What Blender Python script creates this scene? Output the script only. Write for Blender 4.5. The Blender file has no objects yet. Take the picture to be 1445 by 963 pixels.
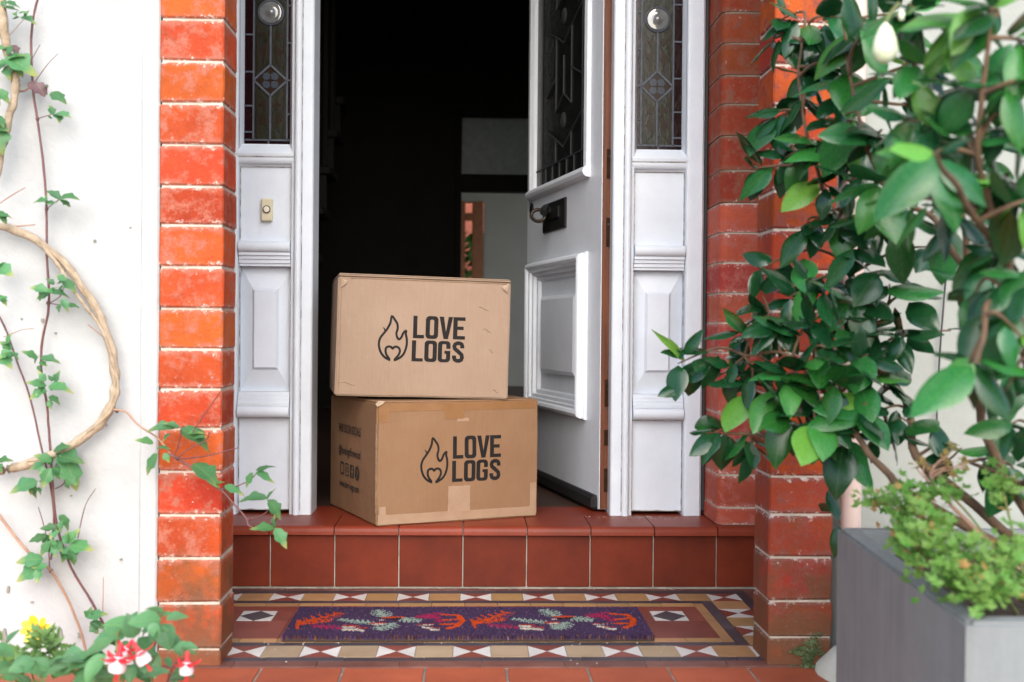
import bpy, bmesh, math, random
from mathutils import Vector, Matrix, noise
R = math.radians
random.seed(7)
scene = bpy.context.scene
COL = scene.collection

# ------------------------------------------------------------------ camera
F_PX, W_PX, H_PX = 1650.0, 1445.0, 963.0
CAM = Vector((0, 0, .615))
CROT = Matrix.Rotation(-R(2.0), 3, 'Z') @ Matrix.Rotation(R(90 - .47), 3, 'X') @ Matrix.Rotation(R(.5), 3, 'Z')
cd = bpy.data.cameras.new('camera'); cam = bpy.data.objects.new('camera', cd); COL.objects.link(cam)
cam.location = CAM; cam.rotation_euler = CROT.to_euler()
cd.sensor_width = 36; cd.lens = F_PX / W_PX * 36; cd.clip_end = 400; cd.clip_start = .05
cd.dof.use_dof = True; cd.dof.focus_distance = 2.86; cd.dof.aperture_fstop = 4.6
scene.camera = cam
def at(px, py, y):
    """surveyed point: where the sight line through a photo pixel meets the plane Y = y"""
    d = CROT @ Vector(((px - W_PX / 2) / F_PX, -(py - H_PX / 2) / F_PX, -1))
    return CAM + d * (y / d.y)

# ------------------------------------------------------------------ world, sun, exposure
SUN_EL, SUN_AZ = R(34), R(177)          # azimuth of the sun, clockwise from +Y
w = bpy.data.worlds.new('World'); scene.world = w; w.use_nodes = True
nt = w.node_tree; bg = nt.nodes['Background']
sky = nt.nodes.new('ShaderNodeTexSky'); sky.sky_type = 'NISHITA'; sky.sun_disc = False
sky.sun_elevation = SUN_EL; sky.sun_rotation = SUN_AZ; sky.dust_density = 2; sky.air_density = 1.0; sky.ozone_density = 1
hs = nt.nodes.new('ShaderNodeHueSaturation'); hs.inputs['Saturation'].default_value = .95
nt.links.new(sky.outputs[0], hs.inputs['Color']); nt.links.new(hs.outputs[0], bg.inputs[0])
bg.inputs[1].default_value = .15
sl = bpy.data.lights.new('sun', 'SUN'); sl.energy = 1.3; sl.angle = R(75); sl.color = (1, .99, .98)
so = bpy.data.objects.new('sun', sl); COL.objects.link(so)
sd = Vector((math.sin(SUN_AZ) * math.cos(SUN_EL), math.cos(SUN_AZ) * math.cos(SUN_EL), math.sin(SUN_EL)))
so.rotation_euler = sd.to_track_quat('Z', 'Y').to_euler(); so.location = sd * 20
scene.view_settings.view_transform = 'Standard'; scene.view_settings.look = 'None'
scene.view_settings.exposure = 1.15; scene.view_settings.gamma = 1

# ------------------------------------------------------------------ materials
MATS = {}
def mat(name, col, rough=.6, col2=None, nscale=8, detail=6, lo=.35, hi=.7, rnd=0, bump=0, bscale=60, spec=.5,
        flecks=None, fscale=40, fth=.68, coat=0, trans=0, metal=0, hue=0):
    m = bpy.data.materials.new(name); m.use_nodes = True; MATS[name] = m
    N, L = m.node_tree.nodes, m.node_tree.links; b = N['Principled BSDF']
    b.inputs['Roughness'].default_value = rough; b.inputs['Specular IOR Level'].default_value = spec
    b.inputs['Coat Weight'].default_value = coat; b.inputs['Transmission Weight'].default_value = trans
    b.inputs['Metallic'].default_value = metal
    oi = N.new('ShaderNodeObjectInfo'); tc = N.new('ShaderNodeTexCoord')
    off = N.new('ShaderNodeVectorMath'); off.operation = 'MULTIPLY_ADD'
    comb = N.new('ShaderNodeCombineXYZ')
    for i in range(3): L.new(oi.outputs['Random'], comb.inputs[i])
    L.new(comb.outputs[0], off.inputs[0]); off.inputs[1].default_value = (37, 53, 71); L.new(tc.outputs['Object'], off.inputs[2])
    def noi(scale, det=detail, r=.6):
        n = N.new('ShaderNodeTexNoise'); n.inputs['Scale'].default_value = scale; n.inputs['Detail'].default_value = det
        n.inputs['Roughness'].default_value = r; L.new(off.outputs[0], n.inputs['Vector']); return n.outputs['Fac']
    def ramp(src, a, c):
        r = N.new('ShaderNodeMapRange'); r.inputs[1].default_value = a; r.inputs[2].default_value = c; L.new(src, r.inputs[0]); return r.outputs[0]
    def mix(fac, a, c):
        x = N.new('ShaderNodeMix'); x.data_type = 'RGBA'
        if isinstance(fac, float): x.inputs[0].default_value = fac
        else: L.new(fac, x.inputs[0])
        for s, v in ((6, a), (7, c)):
            if isinstance(v, tuple): x.inputs[s].default_value = (*v, 1)
            else: L.new(v, x.inputs[s])
        return x.outputs[2]
    c = None
    if col2: c = mix(ramp(noi(nscale), lo, hi), col, col2)
    if rnd:
        hv = N.new('ShaderNodeHueSaturation')
        if c is None: hv.inputs['Color'].default_value = (*col, 1)
        else: L.new(c, hv.inputs['Color'])
        r = N.new('ShaderNodeMapRange'); r.inputs[3].default_value = 1 - rnd; r.inputs[4].default_value = 1 + rnd
        L.new(oi.outputs['Random'], r.inputs[0]); L.new(r.outputs[0], hv.inputs['Value'])
        if hue:
            r2 = N.new('ShaderNodeMapRange'); r2.inputs[3].default_value = .5 - hue; r2.inputs[4].default_value = .5 + hue
            wn = N.new('ShaderNodeTexWhiteNoise'); wn.noise_dimensions = '1D'; L.new(oi.outputs['Random'], wn.inputs['W'])
            L.new(wn.outputs['Value'], r2.inputs[0]); L.new(r2.outputs[0], hv.inputs['Hue'])
        c = hv.outputs[0]
    if flecks: c = mix(ramp(noi(fscale, 8, .7), fth, fth + .06), c if c is not None else col, flecks)
    if c is None: b.inputs['Base Color'].default_value = (*col, 1)
    else: L.new(c, b.inputs['Base Color'])
    if bump:
        bp = N.new('ShaderNodeBump'); bp.inputs['Strength'].default_value = bump; bp.inputs['Distance'].default_value = .004
        L.new(noi(bscale, 8, .65), bp.inputs['Height']); L.new(bp.outputs[0], b.inputs['Normal'])
    m['h'] = 1
    return m, (N, L, b, noi, ramp, mix, tc, oi, off, c)

def brick_mat(name, a, b2, purple, lime_amt, dirt=True):
    m, (N, L, b, noi, ramp, mix, tc, oi, off, c) = mat(name, a, .7, b2, 9, 6, .35, .65, rnd=.20, bump=.9, bscale=48, hue=.010, spec=.2)
    c = mix(ramp(noi(26, 10, .78), .50, .60), c, purple)
    c = mix(ramp(noi(260, 4, .7), .52, .70), c, mix(.35, c, (.12, .035, .02)))                       # faded, purplish weathering
    sep = N.new('ShaderNodeSeparateXYZ'); L.new(tc.outputs['Generated'], sep.inputs[0])
    def edge(out, k0, k1):
        s = N.new('ShaderNodeMath'); s.operation = 'SUBTRACT'; L.new(out, s.inputs[0]); s.inputs[1].default_value = .5
        ab = N.new('ShaderNodeMath'); ab.operation = 'ABSOLUTE'; L.new(s.outputs[0], ab.inputs[0]); return ramp(ab.outputs[0], k0, k1)
    def math_(op, x, y):
        s = N.new('ShaderNodeMath'); s.operation = op
        for i, v in enumerate((x, y)):
            if isinstance(v, float): s.inputs[i].default_value = v
            else: L.new(v, s.inputs[i])
        return s.outputs[0]
    e = edge(sep.outputs[2], .30, .52)
    pm = ramp(math_('ADD', noi(24, 8, .7), math_('MULTIPLY', e, .34)), .58, .74)
    c = mix(math_('MULTIPLY', pm, .8), c, purple)
    lime = ramp(math_('ADD', noi(90, 8, .75), math_('MULTIPLY', e, lime_amt)), .645, .70)
    c = mix(math_('MULTIPLY', lime, .7), c, (.74, .68, .62))
    c = mix(ramp(noi(45, 8, .8), .60, .78), c, mix(.55, c, (.10, .03, .02)))
    if dirt:                                                                   # green-brown algae low on the pier
        g = N.new('ShaderNodeNewGeometry'); sp = N.new('ShaderNodeSeparateXYZ'); L.new(g.outputs['Position'], sp.inputs[0])
        low = N.new('ShaderNodeMapRange'); low.inputs[1].default_value = .30; low.inputs[2].default_value = 0.0; L.new(sp.outputs[2], low.inputs[0])
        a_ = ramp(math_('ADD', noi(16, 8, .7), math_('MULTIPLY', low.outputs[0], .40)), .58, .80)
        c = mix(math_('MULTIPLY', a_, .8), c, (.135, .068, .034))
    L.new(c, b.inputs['Base Color'])
    return m
brick_mat('brick_orange', (.54, .084, .018), (.38, .052, .014), (.41, .135, .088), .15)
brick_mat('brick_red', (.33, .036, .013), (.46, .066, .010), (.22, .052, .040), .14)
brick_mat('brick_reveal', (.42, .072, .048), (.36, .058, .036), (.40, .120, .095), .13, False)
brick_mat('brick_maroon', (.25, .036, .022), (.32, .045, .016), (.24, .075, .060), .16)
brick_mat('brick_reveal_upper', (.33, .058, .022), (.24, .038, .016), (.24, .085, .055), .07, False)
mat('mortar', (.62, .55, .47), .9, (.45, .38, .30), 30, bump=.6, bscale=120)
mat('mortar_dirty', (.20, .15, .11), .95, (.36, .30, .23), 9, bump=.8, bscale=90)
mat('grout', (.30, .27, .23), .95, (.12, .11, .10), 30, bump=.5, bscale=150)
mat('grout_pale', (.50, .46, .40), .95, (.30, .27, .23), 30, bump=.5, bscale=150)
mat('render_white', (.50, .51, .51), .9, (.42, .43, .43), 7, bump=.9, bscale=22, flecks=(.40, .40, .37), fscale=30, fth=.70)
mat('render_grey', (.37, .39, .36), .9, (.31, .325, .30), 6, bump=.6, bscale=28)
mat('cement', (.22, .22, .19), .95, (.32, .31, .27), 12, bump=.5, bscale=40)
_, h = mat('paint_white', (.66, .715, .785), .42, (.60, .65, .72), 10, bump=.22, bscale=40, flecks=(.42, .38, .34), fscale=70, fth=.715, spec=.35)
mat('paint_door', (.73, .775, .84), .40, (.67, .715, .78), 10, bump=.22, bscale=45, flecks=(.42, .40, .38), fscale=70, fth=.72, spec=.35)
m, (N, L, b, noi, ramp, mix, tc, oi, off, c) = mat('wood_edge', (.20, .060, .020), .5, (.10, .030, .012), 20, bump=.3, bscale=90)
mp = N.new('ShaderNodeMapping'); mp.inputs['Scale'].default_value = (60, 60, 3); L.new(tc.outputs['Object'], mp.inputs[0])
wn = N.new('ShaderNodeTexNoise'); wn.inputs['Scale'].default_value = 1.6; wn.inputs['Detail'].default_value = 6; L.new(mp.outputs[0], wn.inputs['Vector'])
L.new(mix(ramp(wn.outputs['Fac'], .3, .7), (.17, .052, .018), (.07, .020, .008)), b.inputs['Base Color'])
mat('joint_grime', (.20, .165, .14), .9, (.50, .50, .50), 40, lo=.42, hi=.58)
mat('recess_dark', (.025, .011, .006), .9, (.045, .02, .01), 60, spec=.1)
mat('rubber', (.012, .012, .013), .6)
mat('iron', (.010, .012, .012), .38, (.018, .017, .016), 40, bump=.15, bscale=120, spec=.5)
mat('brass_old', (.035, .026, .016), .4, (.02, .014, .009), 60, metal=.5)
mat('lead', (.085, .098, .125), .55, (.055, .063, .08), 60, metal=.2, spec=.3)
mat('lead_dark', (.035, .038, .042), .55, spec=.3)
mat('glass_red', (.014, .003, .004), .15, (.008, .002, .003), 30, bump=.25, bscale=40, spec=.25)
mat('glass_olive', (.020, .021, .013), .2, (.011, .012, .009), 22, bump=.35, bscale=50, spec=.25)
mat('glass_blue', (.045, .054, .07), .25, spec=.25)
mat('glass_brown', (.018, .008, .003), .3, spec=.25)
mat('glass_clear', (.16, .17, .17), .05, (.10, .11, .11), 40, spec=.8, coat=.6)
mat('glass_dark', (.008, .009, .009), .22, (.014, .015, .014), 18, bump=.5, bscale=30, spec=.15)
mat('bell_plastic', (.62, .56, .40), .4)
mat('bell_ring', (.02, .02, .02), .4)
mat('bell_button', (.70, .66, .54), .35)
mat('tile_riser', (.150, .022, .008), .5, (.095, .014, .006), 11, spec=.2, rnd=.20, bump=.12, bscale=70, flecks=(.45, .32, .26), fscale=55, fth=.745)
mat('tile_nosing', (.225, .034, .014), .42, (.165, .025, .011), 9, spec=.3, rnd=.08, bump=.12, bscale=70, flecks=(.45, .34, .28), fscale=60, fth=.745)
mat('tile_path', (.43, .098, .042), .6, (.31, .066, .028), 7, rnd=.10, bump=.2, bscale=60, flecks=(.62, .52, .44), fscale=35, fth=.72)
mat('tile_red', (.185, .040, .028), .45, (.25, .065, .045), 9, rnd=.12, bump=.12, bscale=70, flecks=(.45, .36, .32), fscale=70, fth=.74)
mat('tile_buff_worn', (.42, .31, .200), .55, (.36, .25, .15), 14, rnd=.10, bump=.12, bscale=70, flecks=(.25, .17, .11), fscale=80, fth=.70)
mat('tile_buff', (.46, .26, .110), .5, (.36, .205, .09), 14, rnd=.13, bump=.12, bscale=70, hue=.01, flecks=(.30, .2, .12), fscale=90, fth=.73)
mat('tile_white', (.72, .70, .67), .4, (.60, .58, .55), 18, rnd=.06, bump=.1, bscale=80)
mat('tile_navy', (.046, .040, .052), .45, (.075, .066, .078), 14, rnd=.2, bump=.1, bscale=70, flecks=(.4, .38, .36), fscale=110, fth=.74)
mat('tile_brown', (.13, .045, .035), .5, (.20, .09, .07), 16, rnd=.12, bump=.15, bscale=70)
# cardboard
def card(name, a, a2):
    m, (N, L, b, noi, ramp, mix, tc, oi, off, c) = mat(name, a, .82, a2, 6, 7, .35, .7, spec=.25)
    mp = N.new('ShaderNodeMapping'); mp.inputs['Scale'].default_value = (1, 1, .06); L.new(tc.outputs['Object'], mp.inputs[0])
    n = N.new('ShaderNodeTexNoise'); n.inputs['Scale'].default_value = 330; n.inputs['Detail'].default_value = 3; L.new(mp.outputs[0], n.inputs['Vector'])
    c = mix(ramp(n.outputs['Fac'], .35, .65), c, mix(.09, c, (.12, .06, .03)))
    c = mix(ramp(noi(30, 8, .7), .68, .76), c, mix(.35, c, (.55, .42, .30)))
    L.new(c, b.inputs['Base Color'])
    bp = N.new('ShaderNodeBump'); bp.inputs['Strength'].default_value = .10; bp.inputs['Distance'].default_value = .002
    L.new(n.outputs['Fac'], bp.inputs['Height']); b2 = N.new('ShaderNodeBump'); b2.inputs['Strength'].default_value = .7; b2.inputs['Distance'].default_value = .006
    L.new(noi(11, 5), b2.inputs['Height']); L.new(bp.outputs[0], b2.inputs['Normal']); L.new(b2.outputs[0], b.inputs['Normal'])
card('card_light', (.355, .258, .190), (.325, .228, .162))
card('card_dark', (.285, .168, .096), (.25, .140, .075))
mat('card_edge', (.20, .115, .065), .9, (.28, .18, .11), 50, bump=.4, bscale=120)
mat('card_torn', (.44, .33, .24), .9, (.36, .25, .17), 60, bump=.5, bscale=160)
mat('tape_brown', (.25, .125, .05), .3, (.29, .15, .07), 20, bump=.2, bscale=60)
mat('tape_scar', (.37, .25, .165), .8, (.33, .21, .13), 30, bump=.15, bscale=90)
mat('ink', (.014, .012, .012), .75, (.020, .018, .017), 40, flecks=(.34, .22, .14), fscale=170, fth=.665, spec=.2)
mat('ink_faded', (.022, .018, .016), .8, (.05, .033, .022), 60)
# mat pile reads its own yarn colour
m, (N, L, b, *_r) = mat('coir', (.1, .05, .12), .9, spec=.15)
vc = N.new('ShaderNodeVertexColor'); vc.layer_name = 'yarn'; L.new(vc.outputs[0], b.inputs['Base Color'])
mat('coir_back', (.045, .028, .02), .9, bump=.5, bscale=200)
# plants
def leaf_mat(name, a, a2, rough=.32, rnd=.25, coat=.0, hue=.012, tr=.18, edge=None, ribs=1):
    m, (N, L, b, noi, ramp, mix, tc, oi, off, c) = mat(name, a, rough, a2, 22, 5, .35, .7, rnd=rnd, hue=hue, spec=.5, coat=coat, bump=.12, bscale=60)
    sep = N.new('ShaderNodeSeparateXYZ'); L.new(tc.outputs['Generated'], sep.inputs[0])
    if edge:
        r = ramp(sep.outputs[0], .62, 1.02); mu = N.new('ShaderNodeMath'); mu.operation = 'MULTIPLY'; L.new(r, mu.inputs[0]); L.new(oi.outputs['Random'], mu.inputs[1])
        c = mix(mu.outputs[0], c, edge); L.new(c, b.inputs['Base Color'])
    mr = N.new('ShaderNodeMath'); mr.operation = 'SUBTRACT'; L.new(sep.outputs[1], mr.inputs[0]); mr.inputs[1].default_value = .5
    ma = N.new('ShaderNodeMath'); ma.operation = 'ABSOLUTE'; L.new(mr.outputs[0], ma.inputs[0])
    c = mix(ramp(ma.outputs[0], .035, .012), c, mix(.22*ribs, c, (.30, .42, .12)))
    sv = N.new('ShaderNodeMath'); sv.operation = 'MULTIPLY_ADD'; L.new(ma.outputs[0], sv.inputs[0]); sv.inputs[1].default_value = -.7; L.new(sep.outputs[0], sv.inputs[2])
    sw = N.new('ShaderNodeMath'); sw.operation = 'MULTIPLY'; L.new(sv.outputs[0], sw.inputs[0]); sw.inputs[1].default_value = 44
    si = N.new('ShaderNodeMath'); si.operation = 'SINE'; L.new(sw.outputs[0], si.inputs[0])
    c = mix(ramp(si.outputs[0], .80, 1.0), c, mix(.06*ribs, c, (.30, .42, .12)))
    L.new(c, b.inputs['Base Color'])
    out = N['Material Output']; t = N.new('ShaderNodeBsdfTranslucent'); L.new(c, t.inputs[0])
    ms = N.new('ShaderNodeMixShader'); ms.inputs[0].default_value = tr
    L.new(b.outputs[0], ms.inputs[1]); L.new(t.outputs[0], ms.inputs[2]); L.new(ms.outputs[0], out.inputs[0])
leaf_mat('camellia_leaf', (.013, .098, .024), (.028, .145, .034), .17, .55, .12, hue=.018, tr=.14, ribs=.25)
leaf_mat('camellia_mid', (.035, .20, .036), (.055, .26, .045), .22, .3, .1, hue=.02, tr=.25, ribs=.3)
leaf_mat('camellia_young', (.16, .40, .05), (.11, .32, .05), .28, .2, .2, tr=.35, ribs=.3)
leaf_mat('clematis_leaf', (.060, .20, .075), (.10, .27, .10), .42, .3, edge=(.62, .52, .14), tr=.3)
leaf_mat('clematis_purple', (.16, .09, .11), (.22, .12, .12), .5, .2, tr=.25)
leaf_mat('fuchsia_leaf', (.085, .24, .10), (.12, .30, .12), .4, .2, tr=.25)
leaf_mat('low_leaf', (.12, .34, .04), (.30, .46, .10), .45, .3, tr=.25)
leaf_mat('low_leaf_dry', (.42, .22, .07), (.35, .28, .08), .55, .3, tr=.25)
leaf_mat('fern_leaf', (.10, .24, .07), (.14, .30, .08), .5, .2, tr=.25)
mat('bark', (.165, .10, .055), .85, (.085, .05, .03), 30, bump=.7, bscale=70)
mat('bark_pale', (.50, .40, .29), .85, (.30, .22, .14), 45, bump=1, bscale=110)
mat('stem_purple', (.12, .045, .055), .55, (.20, .085, .07), 40)
mat('stem_tan', (.42, .25, .16), .6, (.30, .15, .11), 40)
mat('stem_green', (.12, .22, .05), .55, (.18, .13, .06), 40)
mat('petal_red', (.75, .030, .045), .45, (.62, .02, .04), 30)
mat('petal_white', (.82, .74, .75), .5, (.80, .62, .66), 30)
mat('petal_yellow', (.85, .58, .03), .5, (.85, .66, .06), 30)
mat('flower_eye', (.60, .25, .02), .7, (.45, .16, .01), 90, bump=.6, bscale=200)
mat('bud_white', (.86, .88, .76), .4, (.70, .82, .46), 30)
mat('concrete', (.25, .268, .275), .85, (.20, .213, .218), 9, lo=.3, hi=.75, bump=.3, bscale=60, flecks=(.30, .325, .34), fscale=16, fth=.66)
def _streak():
    m = MATS['concrete']; N, L = m.node_tree.nodes, m.node_tree.links; b = N['Principled BSDF']; src = b.inputs['Base Color'].links[0].from_socket
    tc = N.new('ShaderNodeTexCoord'); mp = N.new('ShaderNodeMapping'); mp.inputs['Scale'].default_value = (30, 30, 2.2); L.new(tc.outputs['Object'], mp.inputs[0])
    n = N.new('ShaderNodeTexNoise'); n.inputs['Scale'].default_value = 1; n.inputs['Detail'].default_value = 7; n.inputs['Roughness'].default_value = .65; L.new(mp.outputs[0], n.inputs['Vector'])
    rp = N.new('ShaderNodeMapRange'); rp.inputs[1].default_value = .38; rp.inputs[2].default_value = .66; L.new(n.outputs['Fac'], rp.inputs[0])
    x = N.new('ShaderNodeMix'); x.data_type = 'RGBA'; x.blend_type = 'MULTIPLY'; L.new(rp.outputs[0], x.inputs[0]); L.new(src, x.inputs[6]); x.inputs[7].default_value = (.86, .85, .84, 1); L.new(x.outputs[2], b.inputs['Base Color'])
_streak()
mat('soil', (.030, .020, .014), .95, (.06, .04, .028), 30, bump=.9, bscale=60)
mat('pipe_pink', (.66, .50, .44), .5, (.60, .46, .40), 12, bump=.1)
mat('stone_white', (.66, .66, .60), .85, (.50, .52, .42), 12, bump=.6, bscale=40)
mat('moss', (.045, .075, .02), .95, (.17, .22, .10), 40, bump=.9, bscale=90)
mat('cable', (.05, .05, .055), .6)
# hall
mat('hall_shade', (.014, .014, .012), .8, (.010, .010, .009), 4, spec=.2)  # the hall's lack of light is put into this near-black wall colour
mat('hall_deep_shade', (.008, .0075, .007), .7, (.012, .011, .010), 8, spec=.2)  # deeper hall shade, coloured into the woodwork and partition
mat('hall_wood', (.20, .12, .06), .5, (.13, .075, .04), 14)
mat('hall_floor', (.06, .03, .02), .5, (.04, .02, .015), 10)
mat('room_paint', (.30, .30, .265), .8, (.27, .27, .24), 4)
leaf_mat('frosted', (.55, .57, .55), (.42, .44, .42), .3, .0, tr=.75)
mat('window_wood', (.28, .10, .035), .5, (.20, .07, .025), 20)
mat('ground', (.20, .18, .16), .95, (.14, .13, .11), 4, bump=.4, bscale=20)
mat('hedge', (.08, .24, .04), .8, (.14, .36, .07), 14, bump=1, bscale=20)
mat('far_brick', (.45, .14, .08), .9, (.36, .10, .06), 12, bump=.4, bscale=30)

# ------------------------------------------------------------------ mesh helpers
BASE = {}
class G:
    def __init__(s): s.v = []; s.f = []
    def add(s, vs, fs):
        o = len(s.v); s.v += [Vector(v) for v in vs]; s.f += [[i + o for i in f] for f in fs]; return s
    def box(s, x0, x1, y0, y1, z0, z1):
        return s.add([(x0,y0,z0),(x1,y0,z0),(x1,y1,z0),(x0,y1,z0),(x0,y0,z1),(x1,y0,z1),(x1,y1,z1),(x0,y1,z1)],
                     [(0,3,2,1),(4,5,6,7),(0,1,5,4),(1,2,6,5),(2,3,7,6),(3,0,4,7)])
    def bbox(s, x0, x1, y0, y1, z0, z1, c=.003):
        """box with chamfered edges"""
        bm = bmesh.new(); bmesh.ops.create_cube(bm, size=1)
        for v in bm.verts: v.co = Vector(((x0+x1)/2 + v.co.x*(x1-x0), (y0+y1)/2 + v.co.y*(y1-y0), (z0+z1)/2 + v.co.z*(z1-z0)))
        bmesh.ops.bevel(bm, geom=bm.edges[:], offset=c, segments=1, affect='EDGES')
        bm.verts.index_update(); s.add([v.co.copy() for v in bm.verts], [[v.index for v in f.verts] for f in bm.faces]); bm.free(); return s
    def prism(s, prof, ax, a, b):
        """closed profile swept along axis: ax 'x' profile=(y,z), 'y' profile=(x,z), 'z' profile=(x,y)"""
        n = len(prof); f3 = {'x': lambda p, t: (t, p[0], p[1]), 'y': lambda p, t: (p[0], t, p[1]), 'z': lambda p, t: (p[0], p[1], t)}[ax]
        vs = [f3(p, a) for p in prof] + [f3(p, b) for p in prof]
        return s.add(vs, [[i, (i+1) % n, n + (i+1) % n, n + i] for i in range(n)] + [list(range(n))[::-1], list(range(n, 2*n))])
    def tube(s, pts, rad, n=8, cap=True):
        pts = [Vector(p) for p in pts]; rs = rad if isinstance(rad, (list, tuple)) else [rad]*len(pts)
        vs = []; fs = []; up = Vector((.13, .21, .97))
        for i, p in enumerate(pts):
            t = (pts[min(i+1, len(pts)-1)] - pts[max(i-1, 0)]).normalized()
            if abs(t.dot(up)) > .98: up = Vector((.97, .1, .2))
            a = t.cross(up).normalized(); b_ = t.cross(a)
            for k in range(n):
                q = 2*math.pi*k/n; vs.append(p + (a*math.cos(q) + b_*math.sin(q))*rs[i])
        for i in range(len(pts)-1):
            for k in range(n): fs.append((i*n+k, i*n+(k+1) % n, (i+1)*n+(k+1) % n, (i+1)*n+k))
        if cap: fs.append(list(range(n))); fs.append([(len(pts)-1)*n+k for k in range(n)][::-1])
        return s.add(vs, fs)
    def poly(s, pts, z0, z1):
        n = len(pts); return s.prism(pts, 'z', z0, z1)
    def lathe(s, prof, c, axis='z', n=20):
        """prof: (radius, height) pairs"""
        vs = []; fs = []; c = Vector(c)
        for r, h in prof:
            for k in range(n):
                a = 2*math.pi*k/n; p = (r*math.cos(a), r*math.sin(a), h)
                p = {'z': p, 'y': (p[0], p[2], p[1]), 'x': (p[2], p[0], p[1])}[axis]; vs.append(c + Vector(p))
        for i in range(len(prof)-1):
            for k in range(n): fs.append((i*n+k, i*n+(k+1) % n, (i+1)*n+(k+1) % n, (i+1)*n+k))
        fs.append(list(range(n))[::-1]); fs.append([(len(prof)-1)*n+k for k in range(n)])
        return s.add(vs, fs)
    def mir(s, fx):
        for v in s.v: v.x = fx(v.x)
        s.f = [f[::-1] for f in s.f]; return s
    def xf(s, M):
        s.v = [M @ v for v in s.v]; return s
    def mesh(s, name, off=(0, 0, 0), smooth=False):
        me = bpy.data.meshes.new(name); o = Vector(off)
        me.from_pydata([v - o for v in s.v], [], s.f); me.update()
        bm = bmesh.new(); bm.from_mesh(me); bmesh.ops.recalc_face_normals(bm, faces=bm.faces); bm.to_mesh(me); bm.free()
        if smooth: shade(me, smooth)
        return me
    def obj(s, name, m, parent=None, local=False, smooth=False, origin=(0, 0, 0)):
        off = (0, 0, 0)
        if parent is not None and not local: off = BASE.get(parent.name, (0, 0, 0))
        if parent is None: off = origin
        o = link(name, s.mesh(name, off, smooth), m, parent)
        if parent is None: o.location = origin; BASE[o.name] = Vector(origin)
        else: BASE[o.name] = Vector(off)
        return o
def shade(me, ang=35):
    me.polygons.foreach_set('use_smooth', [True]*len(me.polygons))
    me.set_sharp_from_angle(angle=R(ang if ang is not True else 35))
def link(name, me, m, parent=None):
    o = bpy.data.objects.new(name, me); COL.objects.link(o)
    if m: 
        if me is not None and not me.materials: me.materials.append(MATS[m])
    if parent is not None: o.parent = parent
    return o
def tag(o, label=None, cat=None, group=None, kind=None):
    if label: o['label'] = label
    if cat: o['category'] = cat
    if group: o['group'] = group
    if kind: o['kind'] = kind
    return o
def thing(name, label, cat, loc=(0, 0, 0), rot=None, group=None):
    o = bpy.data.objects.new(name, None); COL.objects.link(o); o.location = loc; o.empty_display_size = .05
    if rot: o.rotation_euler = rot
    BASE[o.name] = Vector(loc); return tag(o, label, cat, group)
def arc(cx, cy, r, a0, a1, n=6):
    return [(cx + r*math.cos(R(a0 + (a1-a0)*i/n)), cy + r*math.sin(R(a0 + (a1-a0)*i/n))) for i in range(n+1)]
def spline(pts, n=6):
    """Catmull-Rom through points"""
    pts = [Vector(p) for p in pts]; out = []
    for i in range(len(pts)-1):
        p0, p1, p2, p3 = pts[max(i-1, 0)], pts[i], pts[i+1], pts[min(i+2, len(pts)-1)]
        for k in range(n):
            t = k/n; out.append(.5*((2*p1) + (p2-p0)*t + (2*p0-5*p1+4*p2-p3)*t*t + (3*p1-p0-3*p2+p3)*t**3))
    return out + [pts[-1]]

# ------------------------------------------------------------------ ground and porch floor
g = G().add([(-60,-60,-.03),(60,-60,-.03),(60,60,-.03),(-60,60,-.03)], [(0,1,2,3)])
tag(g.obj('ground', 'ground'), kind='structure')
path = G().box(-1.30, 1.30, .8, 2.1365, -.025, -.0035).obj('path', 'grout'); tag(path, kind='structure')
JX = [-.079 + .1485*k for k in range(-7, 9)]
for r in range(5):
    y1 = 2.1345 - r*.150
    for k in range(len(JX)-1):
        G().bbox(JX[k]+.0022, JX[k+1]-.0022, y1-.1465, y1, -.02, random.uniform(-.0012, .0003), .0015).obj('tile', 'tile_path', path)
floor = G().box(-.74, .79, 2.1368, 2.80, -.026, -.003).obj('porch_floor', 'grout'); tag(floor, kind='structure')
def mosaic(pts, m, ins=.0007):
    c = sum((Vector(p) for p in pts), Vector((0, 0)))/len(pts)
    q = []
    n = len(pts)
    for i in range(n):                                  # inset polygon a hair for the joint
        p = Vector(pts[i]); a = (Vector(pts[i-1])-p).normalized(); b = (Vector(pts[(i+1) % n])-p).normalized()
        s = max(.25, math.sqrt(max(1e-4, (1-a.dot(b))/2))); d = (a+b)
        q.append(p + d.normalized()*(ins/s) if d.length > 1e-5 else p)
    G().poly([tuple(p) for p in q], -.014, random.uniform(-.0004, .0004)).obj('mosaic_tile', m, floor)
def rect(x0, x1, y0, y1): return [(x0, y0), (x1, y0), (x1, y1), (x0, y1)]
def bow(x0, x1, y0, y1, rot=False):
    cx, cy = (x0+x1)/2, (y0+y1)/2; c = (cx, cy); P = rect(x0, x1, y0, y1)
    for i in range(4):
        side = i % 2                                    # 0: front/back, 1: right/left
        mosaic([P[i], P[(i+1) % 4], c], 'tile_white' if side != rot else 'tile_red', .0005)
YB = [2.139, 2.177, 2.202, 2.282, 2.307, 2.337, 2.610, 2.639, 2.663, 2.737, 2.768, 2.790]
XR = [.508, .531, .556, .630, .655, .785]; XL = [-.527, -.550, -.575, -.649, -.674, -.735]
def strip(x0, x1, y0, y1, m, step=.152, ax='x'):
    a, b = (x0, x1) if ax == 'x' else (y0, y1); n = max(1, round((b-a)/step))
    for i in range(n):
        s, e = a+(b-a)*i/n, a+(b-a)*(i+1)/n
        mosaic(rect(s, e, y0, y1) if ax == 'x' else rect(x0, x1, s, e), m)
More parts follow.
